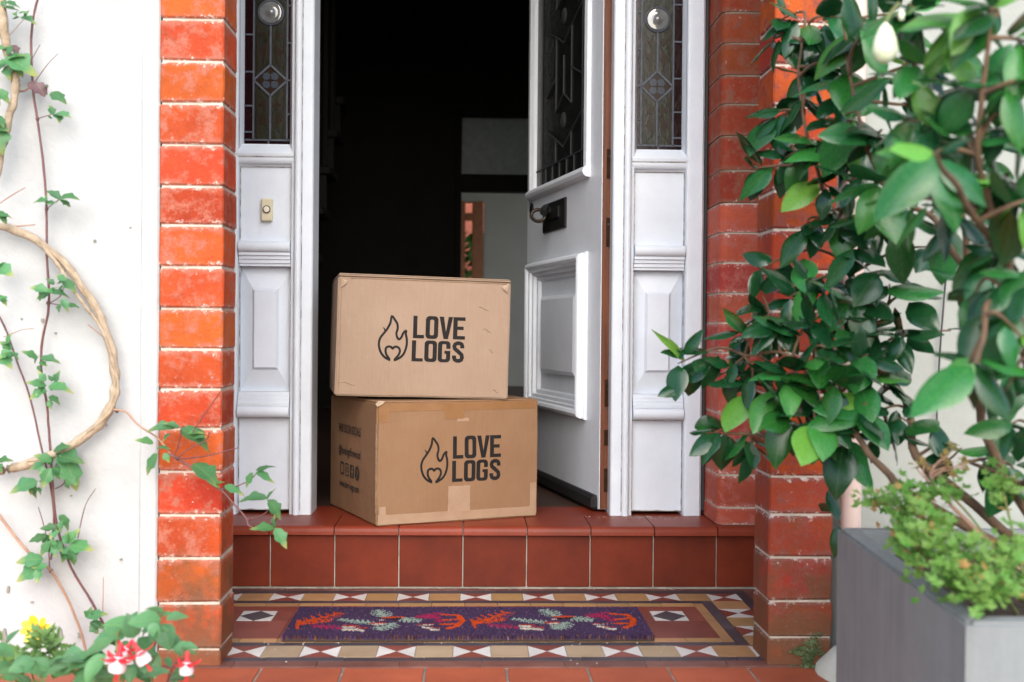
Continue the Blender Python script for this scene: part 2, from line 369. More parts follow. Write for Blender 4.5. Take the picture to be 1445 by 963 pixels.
for y0, y1, m in ((0, 1, 'tile_brown'), (1, 2, 'tile_navy')): strip(XL[5] if y0 == 0 else XL[4], XR[5] if y0 == 0 else XR[4], YB[y0], YB[y1], m)
strip(XL[5], XR[5], YB[10], YB[11], 'tile_brown'); strip(XL[4], XR[4], YB[9], YB[10], 'tile_navy')
for X, sgn in ((XR, 1), (XL, -1)):
    xs = lambda a, b: (min(X[a], X[b]), max(X[a], X[b]))
    strip(*xs(4, 5), YB[1], YB[10], 'tile_brown', ax='y'); strip(*xs(3, 4), YB[2], YB[9], 'tile_navy', ax='y')
    strip(*xs(1, 2), YB[3], YB[8], 'tile_navy', ax='y'); strip(*xs(0, 1), YB[4], YB[7], 'tile_buff', ax='y')
    x0, x1 = xs(2, 3); n = 5
    for i in range(n):
        a = YB[8]-(YB[8]-YB[3])*i/n; b = YB[8]-(YB[8]-YB[3])*(i+1)/n
        bow(x0, x1, b, a, True) if i % 2 else mosaic(rect(x0, x1, b, a), 'tile_buff')
strip(XL[1], XR[1], YB[3], YB[4], 'tile_navy'); strip(XL[1], XR[1], YB[7], YB[8], 'tile_navy')
strip(XL[0], XR[0], YB[4], YB[5], 'tile_buff', .075); strip(XL[0], XR[0], YB[6], YB[7], 'tile_buff', .075)
for y0, y1, c0, u in ((YB[2], YB[3], .0065, .1447), (YB[8], YB[9], .0160, .1447)):
    k = -6
    while True:
        a, b = c0+u*k-u/4, c0+u*k+u/4; k += 1
        for s, e, isb in ((a, b, 1), (b, b+u/2, 0)):
            s2, e2 = max(s, XL[3]), min(e, XR[3])
            if e2-s2 < .012: continue
            bow(s2, e2, y0, y1) if isb and e2-s2 > .03 else mosaic(rect(s2, e2, y0, y1), 'tile_buff_worn' if y0 < 2.3 and s2 < .36 else 'tile_buff')
        if a > XR[3]: break
# the red panel, with an inlaid diamond near either end
for i in range(7):
    a = XL[0]+(XR[0]-XL[0])*i/7; b = XL[0]+(XR[0]-XL[0])*(i+1)/7
    dx = .435 if i == 6 else (-.454 if i == 0 else None); dy0, dy1 = 2.478, 2.566
    if dx is None: mosaic(rect(a, b, YB[5], YB[6]), 'tile_red'); continue
    x0, x1 = dx-.037, dx+.037; mx, my = dx, (dy0+dy1)/2
    for r in (rect(a, b, YB[5], dy0), rect(a, b, dy1, YB[6]), rect(a, x0, dy0, dy1), rect(x1, b, dy0, dy1)): mosaic(r, 'tile_red')
    mosaic([(mx, dy0), (x1, my), (mx, dy1), (x0, my)], 'tile_navy')
    for t in ([(x0, dy0), (mx, dy0), (x0, my)], [(mx, dy0), (x1, dy0), (x1, my)], [(x1, my), (x1, dy1), (mx, dy1)], [(mx, dy1), (x0, dy1), (x0, my)]): mosaic(t, 'tile_white')

# ------------------------------------------------------------------ door step
step = G().box(-.74, .79, 2.797, 3.10, -.026, .142).obj('door_step', 'grout_pale'); tag(step, kind='structure')
SX = [-.7775 + .1524*k for k in range(11)]
for k in range(10):
    a, b = max(SX[k], -.735), min(SX[k+1], .785)
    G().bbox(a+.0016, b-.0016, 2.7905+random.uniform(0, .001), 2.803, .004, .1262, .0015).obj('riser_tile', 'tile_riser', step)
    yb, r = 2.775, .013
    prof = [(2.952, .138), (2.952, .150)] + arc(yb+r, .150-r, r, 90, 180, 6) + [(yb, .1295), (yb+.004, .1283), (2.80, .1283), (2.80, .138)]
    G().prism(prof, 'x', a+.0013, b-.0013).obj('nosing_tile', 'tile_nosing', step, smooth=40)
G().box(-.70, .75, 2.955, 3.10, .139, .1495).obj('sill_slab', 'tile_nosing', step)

# ------------------------------------------------------------------ brick piers and reveals
def chip(me, amt=.0012, seed=0):
    for v in me.vertices: v.co += noise.noise_vector(v.co*60 + Vector((seed*7.1, 0, 0)))*amt
    return me
def brick_mesh(w, d, h, seed):
    bm = bmesh.new(); bmesh.ops.create_cube(bm, size=1)
    for v in bm.verts: v.co = Vector((v.co.x*w, v.co.y*d, v.co.z*h))
    bmesh.ops.bevel(bm, geom=bm.edges[:], offset=.0032, segments=1, affect='EDGES')
    me = bpy.data.meshes.new('brick'); bm.to_mesh(me); bm.free(); return chip(me, .0016, seed)
BV = {}
def bricks(owner, zs, x0, x1, y0, y1, m0, joint=.0045, jit=.0012, low=None):
    for i in range(len(zs)-1):
        m = low if low and i < 5 else m0
        h = zs[i+1]-zs[i]-joint
        key = (m, i % 4, round(x1-x0, 3), round(y1-y0, 3))
        if key not in BV: BV[key] = brick_mesh(x1-x0, y1-y0, .07, i % 4)
        o = link('brick', BV[key], m, owner); b = BASE[owner.name]
        o.location = Vector(((x0+x1)/2+random.uniform(-jit, jit), (y0+y1)/2+random.uniform(-jit, jit), (zs[i]+zs[i+1])/2)) - b
        o.scale = (1, 1, h/.07); o.rotation_euler = (0, 0, R(random.uniform(-.5, .5)))
ZL = [-.055, .030, .113, .195, .274, .354, .432, .504, .577, .652, .727, .803, .874, .950, 1.025, 1.101, 1.178]
ZR = [-.03, .051, .118, .199, .279, .350, .422, .501, .579, .657, .731, .808, .879, .957, 1.036, 1.113, 1.190]
for Z in (ZL, ZR):
    while Z[-1] < 2.35: Z.append(Z[-1]+.0757)
PL = thing('brick_pier', 'orange brick pier with white mortar beside the woody climber, left of the doormat', 'brick pier', (-.511, 2.2, 0))
PR = thing('brick_pier', 'deep red brick pier half hidden behind the glossy shrub and grey planter', 'brick pier', (.616, 2.2, 0))
G().box(-.5655, -.4565, 2.1535, 2.27, -.03, ZL[-1]).obj('mortar_core', 'mortar', PL)
bricks(PL, ZL, -.569, -.453, 2.150, 2.265, 'brick_orange')
G().box(.5595, .6725, 2.1535, 2.27, -.03, ZR[-1]).obj('mortar_core', 'mortar', PR)
bricks(PR, ZR, .556, .676, 2.150, 2.265, 'brick_red', low='brick_maroon')
ZI = [.150, .192, .271, .348, .421, .491, .568, .640, .712, .786, .858, .930, 1.009, 1.092, 1.169, 1.239, 1.316, 1.391]
while ZI[-1] < 2.3: ZI.append(ZI[-1]+.0757)
for sx, nm in ((1, 'dull red brick door reveal beside the right sidelight, its mortar grey and rough higher up'),
               (-1, 'dull red brick door reveal behind the orange pier')):
    fx = (lambda x: x) if sx == 1 else (lambda x: -.044-x)
    a, b = sorted((fx(.600), fx(.716))); a2, b2 = sorted((fx(.716), fx(.79)))
    rv = thing('brick_reveal', nm, 'brick wall', ((a+b2)/2 if sx == 1 else (a2+b)/2, 2.88, .15))
    lo, hi = min(a, a2), max(b, b2)
    cp = [(.790, 2.8145), (.6215, 2.8145), (.6100, 2.8190), (.6025, 2.8330), (.6025, 3.04), (.790, 3.04)]
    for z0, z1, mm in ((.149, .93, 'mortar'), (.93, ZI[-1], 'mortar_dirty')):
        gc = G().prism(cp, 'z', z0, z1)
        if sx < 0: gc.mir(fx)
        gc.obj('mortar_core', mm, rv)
    # bullnosed arris bricks, then half bricks to the porch corner
    for i in range(len(ZI)-1):
        z0, z1 = ZI[i]+.0025, ZI[i+1]-.0025; r = .020; j = random.uniform(-.001, .001)
        prof = [(.716-.003, 2.812), ] + [(p, q) for p, q in arc(.600+r, 2.812+r, r, 270, 180, 5)] + [(.600, 3.03), (.713, 3.03)]
        gb = G().prism([(p+j, q+j) for p, q in prof], 'z', z0, z1)
        if sx < 0: gb.mir(fx)
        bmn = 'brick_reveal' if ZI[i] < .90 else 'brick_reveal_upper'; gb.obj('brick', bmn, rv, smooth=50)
        G().bbox(a2+.0025, b2-.002, 2.812, 3.03, z0, z1, .002).obj('brick', bmn, rv)

# ------------------------------------------------------------------ rendered walls and porch shell
lw = thing('rendered_wall', 'bright white rendered wall behind the climbing vine', 'wall', (-.71, 2.2, 0))
def rough_wall(x0, x1, y, z0, z1, nx, nz, amp):
    g_ = G(); vs = []; fs = []
    for j in range(nz+1):
        for i in range(nx+1):
            x = x0+(x1-x0)*i/nx; z = z0+(z1-z0)*j/nz
            vs.append((x, y + noise.noise(Vector((x*6, z*6, 3)))*amp + noise.noise(Vector((x*25, z*25, 9)))*amp*.3, z))
    for j in range(nz):
        for i in range(nx): fs.append((j*(nx+1)+i, j*(nx+1)+i+1, (j+1)*(nx+1)+i+1, (j+1)*(nx+1)+i))
    return g_.add(vs, fs)
rough_wall(-.860, -.602, 2.156, -.03, 2.6, 16, 90, .004).obj('plaster', 'render_white', lw, smooth=60)
G().bbox(-.604, -.5695, 2.152, 2.28, -.03, 2.6, .004).obj('plaster_band', 'render_white', lw)
G().box(-.860, -.5700, 2.175, 2.30, -.03, 2.6).obj('masonry', 'render_white', lw)
G().bbox(-.874, -.861, 2.150, 2.30, -.03, 2.6, .004).obj('edge_bead', 'cement', lw)
rwx = random.Random(31)
for px, py, wd, hg in ((84, 895, 13, 22), (113, 897, 10, 9), (11, 832, 4, 14), (6, 900, 10, 26), (60, 452, 5, 7), (184, 321, 4, 3), (133, 340, 4, 4), (78, 470, 3, 3), (160, 905, 8, 5), (30, 450, 3, 3), (205, 880, 4, 10), (150, 600, 3, 4), (100, 700, 3, 3), (170, 790, 4, 3), (45, 850, 5, 4)):
    c_ = at(px, py, 2.152); pts = []
    for k in range(11):
        a_ = 2*math.pi*k/11; q_ = rwx.uniform(.55, 1.1)
        pts.append((c_.x+wd/1550*math.cos(a_)*q_, c_.z+hg/1550*math.sin(a_)*q_))
    G().prism(pts, 'y', 2.1512, 2.170).obj('plaster_chip', 'cement', lw)
lw2 = G().box(-3.2, -.8745, 2.20, 2.32, -.03, 2.6).obj('rendered_wall', 'render_grey', None, origin=(0, 0, 0))
tag(lw2, 'greyish rendered wall set back beyond the edge of the white one', 'wall')
rw = thing('rendered_wall', 'pale grey rendered wall behind the glossy shrub and planter', 'wall', (1.4, 2.25, 0))
rough_wall(.677, 3.4, 2.196, -.03, 2.6, 60, 60, .005).obj('plaster', 'render_grey', rw, smooth=60)
G().box(.679, 3.4, 2.215, 2.33, -.03, 2.6).obj('masonry', 'render_grey', rw)
for a, b, s in ((-.80, -.741, 'left'), (.791, .85, 'right')):
    tag(G().box(a, b, 2.27, 3.10, -.03, 2.6).obj('porch_wall', 'render_grey'), 'rendered inner porch wall behind the %s pier' % ('orange' if s == 'left' else 'deep red'), 'wall')
tag(G().box(-.85, .90, 2.16, 3.12, 2.602, 2.68).obj('porch_ceiling', 'paint_white'), kind='structure')
tag(G().box(-.739, .789, 2.155, 2.268, 2.39, 2.601).obj('lintel', 'render_white'), 'white lintel spanning the two brick piers', 'lintel')
tag(G().box(-3.2, 3.4, 2.17, 2.40, 2.682, 6.5).obj('upper_wall', 'render_white'), 'white rendered upper wall of the house over the porch', 'wall')
pipe = G().tube([(.712, 2.160, -.02), (.712, 2.160, 2.6)], .019, 16).obj('downpipe', 'pipe_pink', smooth=60)
tag(pipe, 'pale pink painted downpipe between the red pier and the rendered wall', 'pipe')
cab = G().tube(spline([at(1349, 250, 2.186), at(1345, 310, 2.186), at(1336, 380, 2.185), at(1330, 450, 2.186), at(1325, 520, 2.185), at(1320, 640, 2.186)], 5), .0018, 6).obj('cable', 'cable', smooth=60)
tag(cab, 'thin dark cable hanging down the pale grey wall', 'cable')

# ------------------------------------------------------------------ hall behind the door
H0, H1 = 3.051, 7.0
for nm, bx, m in (('hall_floor', (-1.15, .95, 3.101, H1+3.2, .10, .148), 'hall_floor'), ('hall_ceiling', (-1.15, .95, 3.06, H1+.1, 2.85, 2.95), 'hall_shade'),
                  ('hall_wall', (-1.15, -1.10, 3.06, H1, .148, 2.85), 'hall_shade'), ('hall_wall', (.90, .95, 3.06, H1, .148, 2.85), 'hall_shade')):
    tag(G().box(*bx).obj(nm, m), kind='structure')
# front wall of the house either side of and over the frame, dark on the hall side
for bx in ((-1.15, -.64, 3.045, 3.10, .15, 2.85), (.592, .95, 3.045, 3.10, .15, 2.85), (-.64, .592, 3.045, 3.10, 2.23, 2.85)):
    tag(G().box(*bx).obj('hall_wall', 'hall_shade'), kind='structure')
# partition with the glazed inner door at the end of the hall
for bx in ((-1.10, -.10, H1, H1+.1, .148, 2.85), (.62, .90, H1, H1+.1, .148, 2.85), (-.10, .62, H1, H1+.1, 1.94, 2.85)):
    tag(G().box(*bx).obj('partition_wall', 'hall_deep_shade'), kind='structure')
ind = thing('inner_doorway', 'dark inner doorway at the end of the hall with a clouded transom pane', 'doorway', (.26, H1, .15))
G().bbox(-.10, -.066, H1-.03, H1+.1, .15, 1.94, .004).obj('jamb', 'hall_deep_shade', ind)
G().bbox(.586, .62, H1-.03, H1+.1, .15, 1.94, .004).obj('jamb', 'hall_deep_shade', ind)
G().bbox(-.066, .586, H1-.03, H1+.1, 1.452, 1.55, .004).obj('transom_bar', 'hall_deep_shade', ind)
G().bbox(-.066, .586, H1-.03, H1+.1, 1.895, 1.94, .004).obj('head', 'hall_deep_shade', ind)
G().box(-.066, .586, H1+.03, H1+.036, 1.55, 1.895).obj('transom_pane', 'frosted', ind)
# back room with a timber window onto the garden
B1 = H1+3.0
for nm, bx, m in (('back_room_wall', (.10, 1.9, B1, B1+.12, .148, 2.6), 'room_paint'), ('back_room_wall', (-1.5, -.12, B1, B1+.12, .148, 2.6), 'room_paint'),
                  ('back_room_wall', (-.12, .10, B1, B1+.12, 1.72, 2.6), 'room_paint'), ('back_room_wall', (-.12, .10, B1, B1+.12, .148, .55), 'room_paint'),
                  ('back_room_wall', (-1.55, -1.5, H1+.1, B1, .148, 2.6), 'room_paint'),
                  ('back_room_wall', (1.9, 1.95, H1+.1, B1, .148, 1.0), 'room_paint'), ('back_room_wall', (1.9, 1.95, H1+.1, H1+.4, 1.0, 2.6), 'room_paint'),  # gap left in this side wall: unseen window opening added to light the room
                  ('back_room_wall', (1.9, 1.95, H1+2.8, B1, 1.0, 2.6), 'room_paint'), ('back_room_ceiling', (-1.55, 1.95, H1+.1, B1+.12, 2.6, 2.7), 'room_paint')):
    tag(G().box(*bx).obj(nm, m), kind='structure')
bw = thing('garden_window', 'narrow brown timber window glimpsed through the inner doorway', 'window', (0, B1, .55))
G().bbox(.000, .095, B1-.05, B1-.002, .55, 1.72, .005).obj('post', 'window_wood', bw)
G().bbox(-.12, -.058, B1-.05, B1-.002, .55, 1.72, .005).obj('post', 'window_wood', bw)
G().bbox(-.058, .000, B1-.05, B1-.002, 1.555, 1.62, .005).obj('rail', 'window_wood', bw)
gh = G(); rr = random.Random(3)
for k in range(2600):
    p = Vector((rr.uniform(-.9, .9), B1+1.1+rr.uniform(-.2, .3), rr.uniform(.0, 1.52)))
    a = Vector((rr.uniform(-1, 1), rr.uniform(-1, 1), rr.uniform(-1, 1))).normalized()*.07; c_ = a.cross(Vector((rr.uniform(-1, 1), rr.uniform(-1, 1), 1))).normalized()*.04
    gh.add([p-a, p+c_, p+a, p-c_], [(0, 1, 2, 3)])
tag(gh.obj('hedge', 'hedge'), 'sunlit green hedge outside the far timber window', 'hedge')
tag(G().box(-3, 3, B1+2.0, B1+2.25, -.03, 3.2).obj('garden_wall', 'far_brick'), 'red brick garden wall beyond the far hedge', 'wall')
# staircase on the left of the hall
st = thing('staircase', 'dim wooden staircase in the dark hall behind the boxes', 'staircase', (-.85, 3.9, .148))
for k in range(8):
    G().bbox(-1.10, -.58, 3.62+.24*k, 3.62+.24*(k+1)+.02, .148+.19*k+.155, .148+.19*(k+1), .006).obj('tread', 'hall_wood' if k < 2 else 'hall_deep_shade', st)  # upper treads coloured dark to sink into the hall's shade
    G().box(-1.10, -.60, 3.64+.24*k, 3.655+.24*k, .148+.19*k, .148+.19*k+.156).obj('riser', 'hall_deep_shade', st)
G().lathe([(.05, 0), (.05, .35), (.03, .38), (.042, .5), (.030, .9), (.048, .95), (.05, 1.15), (.03, 1.18), (.055, 1.22), (.04, 1.28), (.01, 1.29)], (-.60, 3.60, .148)).obj('newel_post', 'hall_deep_shade', st, smooth=40)
for k in range(7):
    G().tube([(-.62, 3.74+.24*k, .148+.19*(k+1)), (-.62, 3.74+.24*k, .148+.19*(k+1)+.85)], .013, 8).obj('baluster', 'hall_shade', st)
G().tube([(-.61, 3.6, 1.32), (-.61, 5.5, 2.82)], .03, 8).obj('handrail', 'hall_deep_shade', st)

# ------------------------------------------------------------------ door frame with sidelights
fr = thing('door_frame', 'white painted door frame with panelled sidelights of leaded stained glass', 'door frame', (-.022, 2.98, .1495))
XT = 2.20
def fields(g_, x0, x1, z0, z1, yo, fx0, fx1, fz0, fz1, yi, ys):
    """raised and fielded panel: sloped border up to a stepped field"""
    o = [(x0, yo, z0), (x1, yo, z0), (x1, yo, z1), (x0, yo, z1)]
    e = .006
    i1 = [(fx0-e, yi, fz0-e), (fx1+e, yi, fz0-e), (fx1+e, yi, fz1+e), (fx0-e, yi, fz1+e)]
    i2 = [(fx0, ys, fz0), (fx1, ys, fz0), (fx1, ys, fz1), (fx0, ys, fz1)]
    vs = o+i1+i2; fs = []
    for k in range(4):
        n = (k+1) % 4; fs += [(k, n, 4+n, 4+k), (4+k, 4+n, 8+n, 8+k)]
    return g_.add(vs, fs+[(8, 9, 10, 11)])
def hbar(g_, x0, x1, z0, z1, yf, yb, flip=False):
    """moulded rail: a fat bead and three fillets stepping back; flip puts the bead at the bottom"""
    h = z1-z0; bd = h*.42
    pr = [(yb, 0), (yf+.022, 0), (yf+.022, h*.10), (yf+.018, h*.12), (yf+.018, h*.26), (yf+.014, h*.28), (yf+.014, h*.40), (yf+.009, h*.43), (yf+.009, h*.54)]
    cz = h*.54+(h*.46)/2; r = h*.23
    pr += [(yf+r*.9-r*.9*math.cos(a), cz+r*math.sin(a)) for a in [R(-90+180*i/8) for i in range(9)]] + [(yb, h)]
    pr = [(y, z1-(h-z) if not flip else z1-z) for y, z in pr]
    return g_.prism(pr, 'x', x0, x1)
def sidelight(sx):
    fx = (lambda x: x) if sx == 1 else (lambda x: -.044-x)
    def put(g_, nm, m, par=fr, sm=35):
        if sx < 0: g_.mir(fx)
        return g_.obj(nm, m, par, smooth=sm)
    # jamb post with its bead, outer stile
    post = [(.355, 3.06), (.355, 2.962)] + arc(.363, 2.958, .008, 180, 270, 5) + [(.3815, 2.950), (.3820, 2.9535), (.3845, 2.9535), (.3850, 2.949)] + \
           arc(.393, 2.950, .0085, 190, 350, 7) + [(.4030, 2.953), (.4035, 2.958), (.4105, 2.960), (.412, 2.985), (.412, 3.06)]
    put(G().prism(post, 'z', .1485, XT), 'post', 'paint_white')
    put(G().prism([(.541, 3.05), (.541, 2.985), (.5425, 2.962)] + arc(.548, 2.959, .005, 180, 270, 3) + [(.556, 2.954), (.583, 2.954), (.588, 2.959), (.588, 3.05)], 'z', .1475, XT), 'stile', 'paint_white')
    put(G().bbox(.5885, .599, 2.965, 3.04, .16, XT, .002), 'mastic', 'lead_dark')
    put(G().prism([(.414, .178), (.5, .158), (.539, .166), (.539, .392), (.414, .392)] if False else [(.4125, .160), (.5405, .160), (.5405, .393), (.4125, .393)], 'y', 2.975, 3.0), 'lower_panel', 'paint_white')
    g_ = G(); hbar(g_, .4125, .5405, .393, .458, 2.944, 3.0, True); put(g_, 'moulding', 'paint_white')
    put(fields(G(), .4125, .5405, .458, .774, 2.992, .449, .503, .519, .712, 2.978, 2.969), 'fielded_panel', 'paint_white', sm=None)
    g_ = G(); hbar(g_, .4125, .5405, .774, .837, 2.944, 3.0); put(g_, 'moulding', 'paint_white')
    put(G().box(.4125, .5405, 2.976, 3.0, .837, 1.030), 'upper_panel', 'paint_white', sm=None)
    # ovolo round the head of the upper panel, then the sill of the glass
    put(G().prism([(3.0, 1.0475), (2.9575, 1.0475)] + [(2.9575+.012*(1-math.cos(R(a))), 1.0475-.014*math.sin(R(a))-.004) for a in range(0, 91, 15)] + [(2.972, 1.0255), (3.0, 1.0255)], 'x', .4045, .5485), 'moulding', 'paint_white')
    put(G().prism([(3.0, 1.0495), (2.9545, 1.0495), (2.9535, 1.056), (2.9560, 1.060), (2.978, 1.083), (3.0, 1.083)], 'x', .4045, .5490), 'glazing_sill', 'paint_white')
    for xa, xb, xc in ((.4122, .4122, .4185), (.5408, .5408, .5345)):
        put(G().prism([(xa, 2.962), (xc, 2.980), (xc, 2.998), (xa, 2.998)], 'z', 1.07, XT), 'glazing_bead', 'paint_white')
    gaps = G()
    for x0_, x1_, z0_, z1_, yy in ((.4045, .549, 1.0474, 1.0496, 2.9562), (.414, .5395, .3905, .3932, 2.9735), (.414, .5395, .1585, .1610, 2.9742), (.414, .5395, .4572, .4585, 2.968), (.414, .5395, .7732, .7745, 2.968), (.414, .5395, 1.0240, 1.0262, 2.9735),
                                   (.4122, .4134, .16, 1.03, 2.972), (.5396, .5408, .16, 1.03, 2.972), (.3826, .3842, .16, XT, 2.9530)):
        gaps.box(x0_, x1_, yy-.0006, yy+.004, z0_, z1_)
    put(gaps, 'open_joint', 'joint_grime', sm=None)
    # leaded glass
    yg = 2.986; gx0, gx1, gz0, gz1 = .417, .5365, 1.080, 2.14; lx0, lx1 = .429, .5115
    if sx < 0: lx0, lx1 = .427, .5115
    cx = (lx0+lx1)/2
    jit = lambda: random.uniform(-.0006, .0006)
    def pane(pts, m, nm='pane'):
        return put(G().prism(pts, 'y', yg+jit(), yg+.004), nm, m, sm=None)
    def came(p, q, wd=.0042):
        p, q = Vector(p), Vector(q); d = (q-p).normalized(); n_ = Vector((-d.y, d.x))*wd/2
        return [tuple(p+n_), tuple(p-n_), tuple(q-n_), tuple(q+n_)]
    cames = G()
    zb = 1.094
    zz = [1.080+.0, 1.094, 1.160, 1.246, 1.340, 1.435, 1.53, 1.62, 1.72, 1.82, 1.92, 2.02, gz1]
    for i in range(1, len(zz)-1):
        pane([(gx0, zz[i]), (lx0, zz[i]), (lx0, zz[i+1]), (gx0, zz[i+1])], 'glass_red'); pane([(lx1, zz[i]+.02), (gx1, zz[i]+.02), (gx1, zz[i+1]+.02), (lx1, zz[i+1]+.02)], 'glass_red')
        for pts in (came((gx0, zz[i]), (lx0, zz[i])), came((lx1, zz[i]+.02), (gx1, zz[i]+.02))): cames.prism(pts, 'y', yg-.0028, yg+.003)
    for a, b in ((gx0, cx), (cx, gx1)): pane([(a, gz0), (b, gz0), (b, zb), (a, zb)], 'glass_red')
    pane([(lx1, zb), (gx1, zb), (gx1, zb+.02), (lx1, zb+.02)], 'glass_red')
    paint = G()
    for z0 in (zb, zb+.44, zb+.88):
        dz = z0+.151; hh = .039; rz = z0+.322; rad = .026; top = min(rz, gz1)
        dia = [(cx, dz-hh), (lx1, dz), (cx, dz+hh), (lx0, dz)]
        if dz+hh < gz1:
            pane([(lx0, z0), (cx, z0), (cx, dz-hh), (lx0, dz)], 'glass_olive'); pane([(cx, z0), (lx1, z0), (lx1, dz), (cx, dz-hh)], 'glass_olive')
            pane(dia, 'glass_brown')
            for k in range(4): cames.prism(came(dia[k], dia[(k+1) % 4], .005), 'y', yg-.0032, yg+.003)
            for a in range(4):
                q = R(45+90*a); c_ = (cx+.0145*math.cos(q), dz+.0145*math.sin(q)); t = R(45+90*a)
                pts = [(c_[0]+.0105*math.cos(t+R(k)), c_[1]+.0105*math.sin(t+R(k))) for k in (0, 60, 110, 180, 250, 300)]
                put(G().prism(pts, 'y', yg-.0018, yg), 'petal', 'glass_blue', sm=None)
            cames.prism(came((cx, z0), (cx, dz-hh), .0045), 'y', yg-.0032, yg+.003)
            for s in (-1, 1):                       # painted foliage in the quarries
                for zc, hgt in ((z0+.05, .030), (z0+.088, .018)):
                    xq = cx+s*.019
                    paint.prism([(xq-.009*s, zc-hgt*.6), (xq+.003*s, zc-hgt*.2), (xq+.010*s, zc+.002), (xq+.002*s, zc+hgt*.3), (xq-.002*s, zc+hgt), (xq-.008*s, zc+hgt*.3)], 'y', yg-.0014, yg)
                xe = cx+s*.034
                paint.prism([(xe-.0015, z0+.008), (xe+.0015, z0+.008), (xe+.0015, dz-hh*.35), (xe-.0015, dz-hh*.35)], 'y', yg-.0014, yg)
        if rz+rad < gz1:
            tz = z0+.44
            pane([(lx0, dz), (cx, dz+hh), (cx, rz), (lx0, rz)], 'glass_olive'); pane([(cx, dz+hh), (lx1, dz), (lx1, rz), (cx, rz)], 'glass_olive')
            pane([(lx0, rz), (lx1, rz), (lx1, min(tz, gz1)), (lx0, min(tz, gz1))], 'glass_olive')
            cames.prism(came((cx, dz+hh), (cx, rz-rad), .0045), 'y', yg-.0032, yg+.003)
            ring = G().lathe([(.033, .001), (.033, -.004), (.030, -.0055), (.028, -.004), (.028, .001)], (cx, yg, rz), 'y', 28); put(ring, 'roundel_rim', 'lead')
            bul = G().lathe([(.0285, 0), (.027, -.006), (.020, -.0072), (.013, -.0065), (.010, -.010), (.004, -.013), (.001, -.0135)], (cx, yg, rz), 'y', 28); put(bul, 'roundel', 'glass_clear', sm=60)
            for s in (-1, 1):
                for zc, hgt in ((dz+.075, -.036), (dz+.115, -.014)):
                    xq = cx+s*.019
                    paint.prism([(xq-.009*s, zc-hgt*.6), (xq+.003*s, zc-hgt*.2), (xq+.010*s, zc+.002), (xq+.002*s, zc+hgt*.3), (xq-.002*s, zc+hgt), (xq-.008*s, zc+hgt*.3)], 'y', yg-.0014, yg)
                xe = cx+s*.034
                paint.prism([(xe-.0015, dz+hh*.4), (xe+.0015, dz+hh*.4), (xe+.0015, rz-.03), (xe-.0015, rz-.03)], 'y', yg-.0014, yg)
    put(paint, 'glass_painting', 'glass_brown', sm=None)
    for pts in (came((lx0, zb), (lx0, gz1)), came((lx1, zb), (lx1, gz1)), came((gx0, zb), (gx1, zb)), came((cx+.004, gz0), (cx+.004, zb))): cames.prism(pts, 'y', yg-.0030, yg+.003)
    put(cames, 'lead_came', 'lead', sm=None)
sidelight(1); sidelight(-1)
G().bbox(-.632, .588, 2.953, 3.06, XT+.001, 2.30, .004).obj('head_rail', 'paint_white', fr)
# door bell
db = thing('door_bell', 'small cream door bell push with a dark ring on the left sidelight panel', 'door bell', (-.516, 2.976, .915))
G().bbox(-.531, -.502, 2.962, 2.9765, .887, .944, .003).obj('plate', 'bell_plastic', db)
G().lathe([(.0098, 0), (.0098, -.0035), (.0076, -.0035)], (-.5165, 2.9625, .9165), 'y', 24).obj('ring', 'bell_ring', db, smooth=40)
G().lathe([(.0077, 0), (.0074, -.0045), (.001, -.0055)], (-.5165, 2.9625, .9165), 'y', 24).obj('button', 'bell_button', db, smooth=40)

# ------------------------------------------------------------------ front door, swung open
dr = thing('front_door', 'white panelled front door swung open, with bare brown hinge edge and iron letter plate', 'door', (.333, 3.002, .158), (0, 0, R(102)))
BASE[dr.name] = Vector((0, 0, 0))
DW, DH, DT = .752, 2.02, .045
gx0, gx1, gz0, gz1 = .136, .668, .905, 1.88
G().box(.0015, gx0, -DT, 0, 0, DH).obj('stile', 'paint_door', dr)
G().box(gx1, DW, -DT, 0, 0, DH).obj('stile', 'paint_door', dr)
G().box(gx0, gx1, -DT, 0, 0, .262).obj('bottom_rail', 'paint_door', dr)
G().box(gx0, gx1, -DT, 0, .635, gz0).obj('lock_rail', 'paint_door', dr)
G().box(gx0, gx1, -DT, 0, gz1, DH).obj('top_rail', 'paint_door', dr)
G().box(-.0012, .0014, -DT+.0005, -.0018, .001, DH).obj('hinge_edge', 'wood_edge', dr)
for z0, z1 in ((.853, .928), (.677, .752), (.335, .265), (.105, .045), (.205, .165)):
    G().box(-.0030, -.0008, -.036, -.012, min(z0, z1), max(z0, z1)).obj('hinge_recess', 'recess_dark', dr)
for z in (.065, .09, .20, .24, .26, .31, .33, .36, .38, .40, .87, .91, .70, .735):
    G().lathe([(.0022, 0), (.0018, -.0012)], (-.0032, random.uniform(-.030, -.016), z), 'x', 8).obj('nail', 'lead', dr)
# bolection moulding round the lower panel
def frame_mould(g_, x0, x1, z0, z1, prof, mitre=1):
    """prof: (inward distance, height off the face)"""
    n = len(prof); vs = []
    for (cx_, cz_, sx_, sz_) in ((x0, z0, 1, 1), (x1, z0, -1, 1), (x1, z1, -1, -1), (x0, z1, 1, -1)):
        for d_, y_ in prof: vs.append((cx_+sx_*d_, y_, cz_+sz_*d_))
    fs = []
    for k in range(4):
        k2 = (k+1) % 4
        for i in range(n-1): fs.append((k*n+i, k2*n+i, k2*n+i+1, k*n+i+1))
    return g_.add(vs, fs)
bol = [(0, -.004), (0, .006), (.004, .010), (.004, .018), (.009, .026), (.016, .029), (.023, .026), (.027, .020), (.033, .018), (.035, .010), (.044, .008), (.046, -.002), (.056, -.004), (.060, -.012), (.062, -.02)]
frame_mould(G(), .112, .685, .222, .672, bol).obj('panel_moulding', 'paint_door', dr, smooth=30)
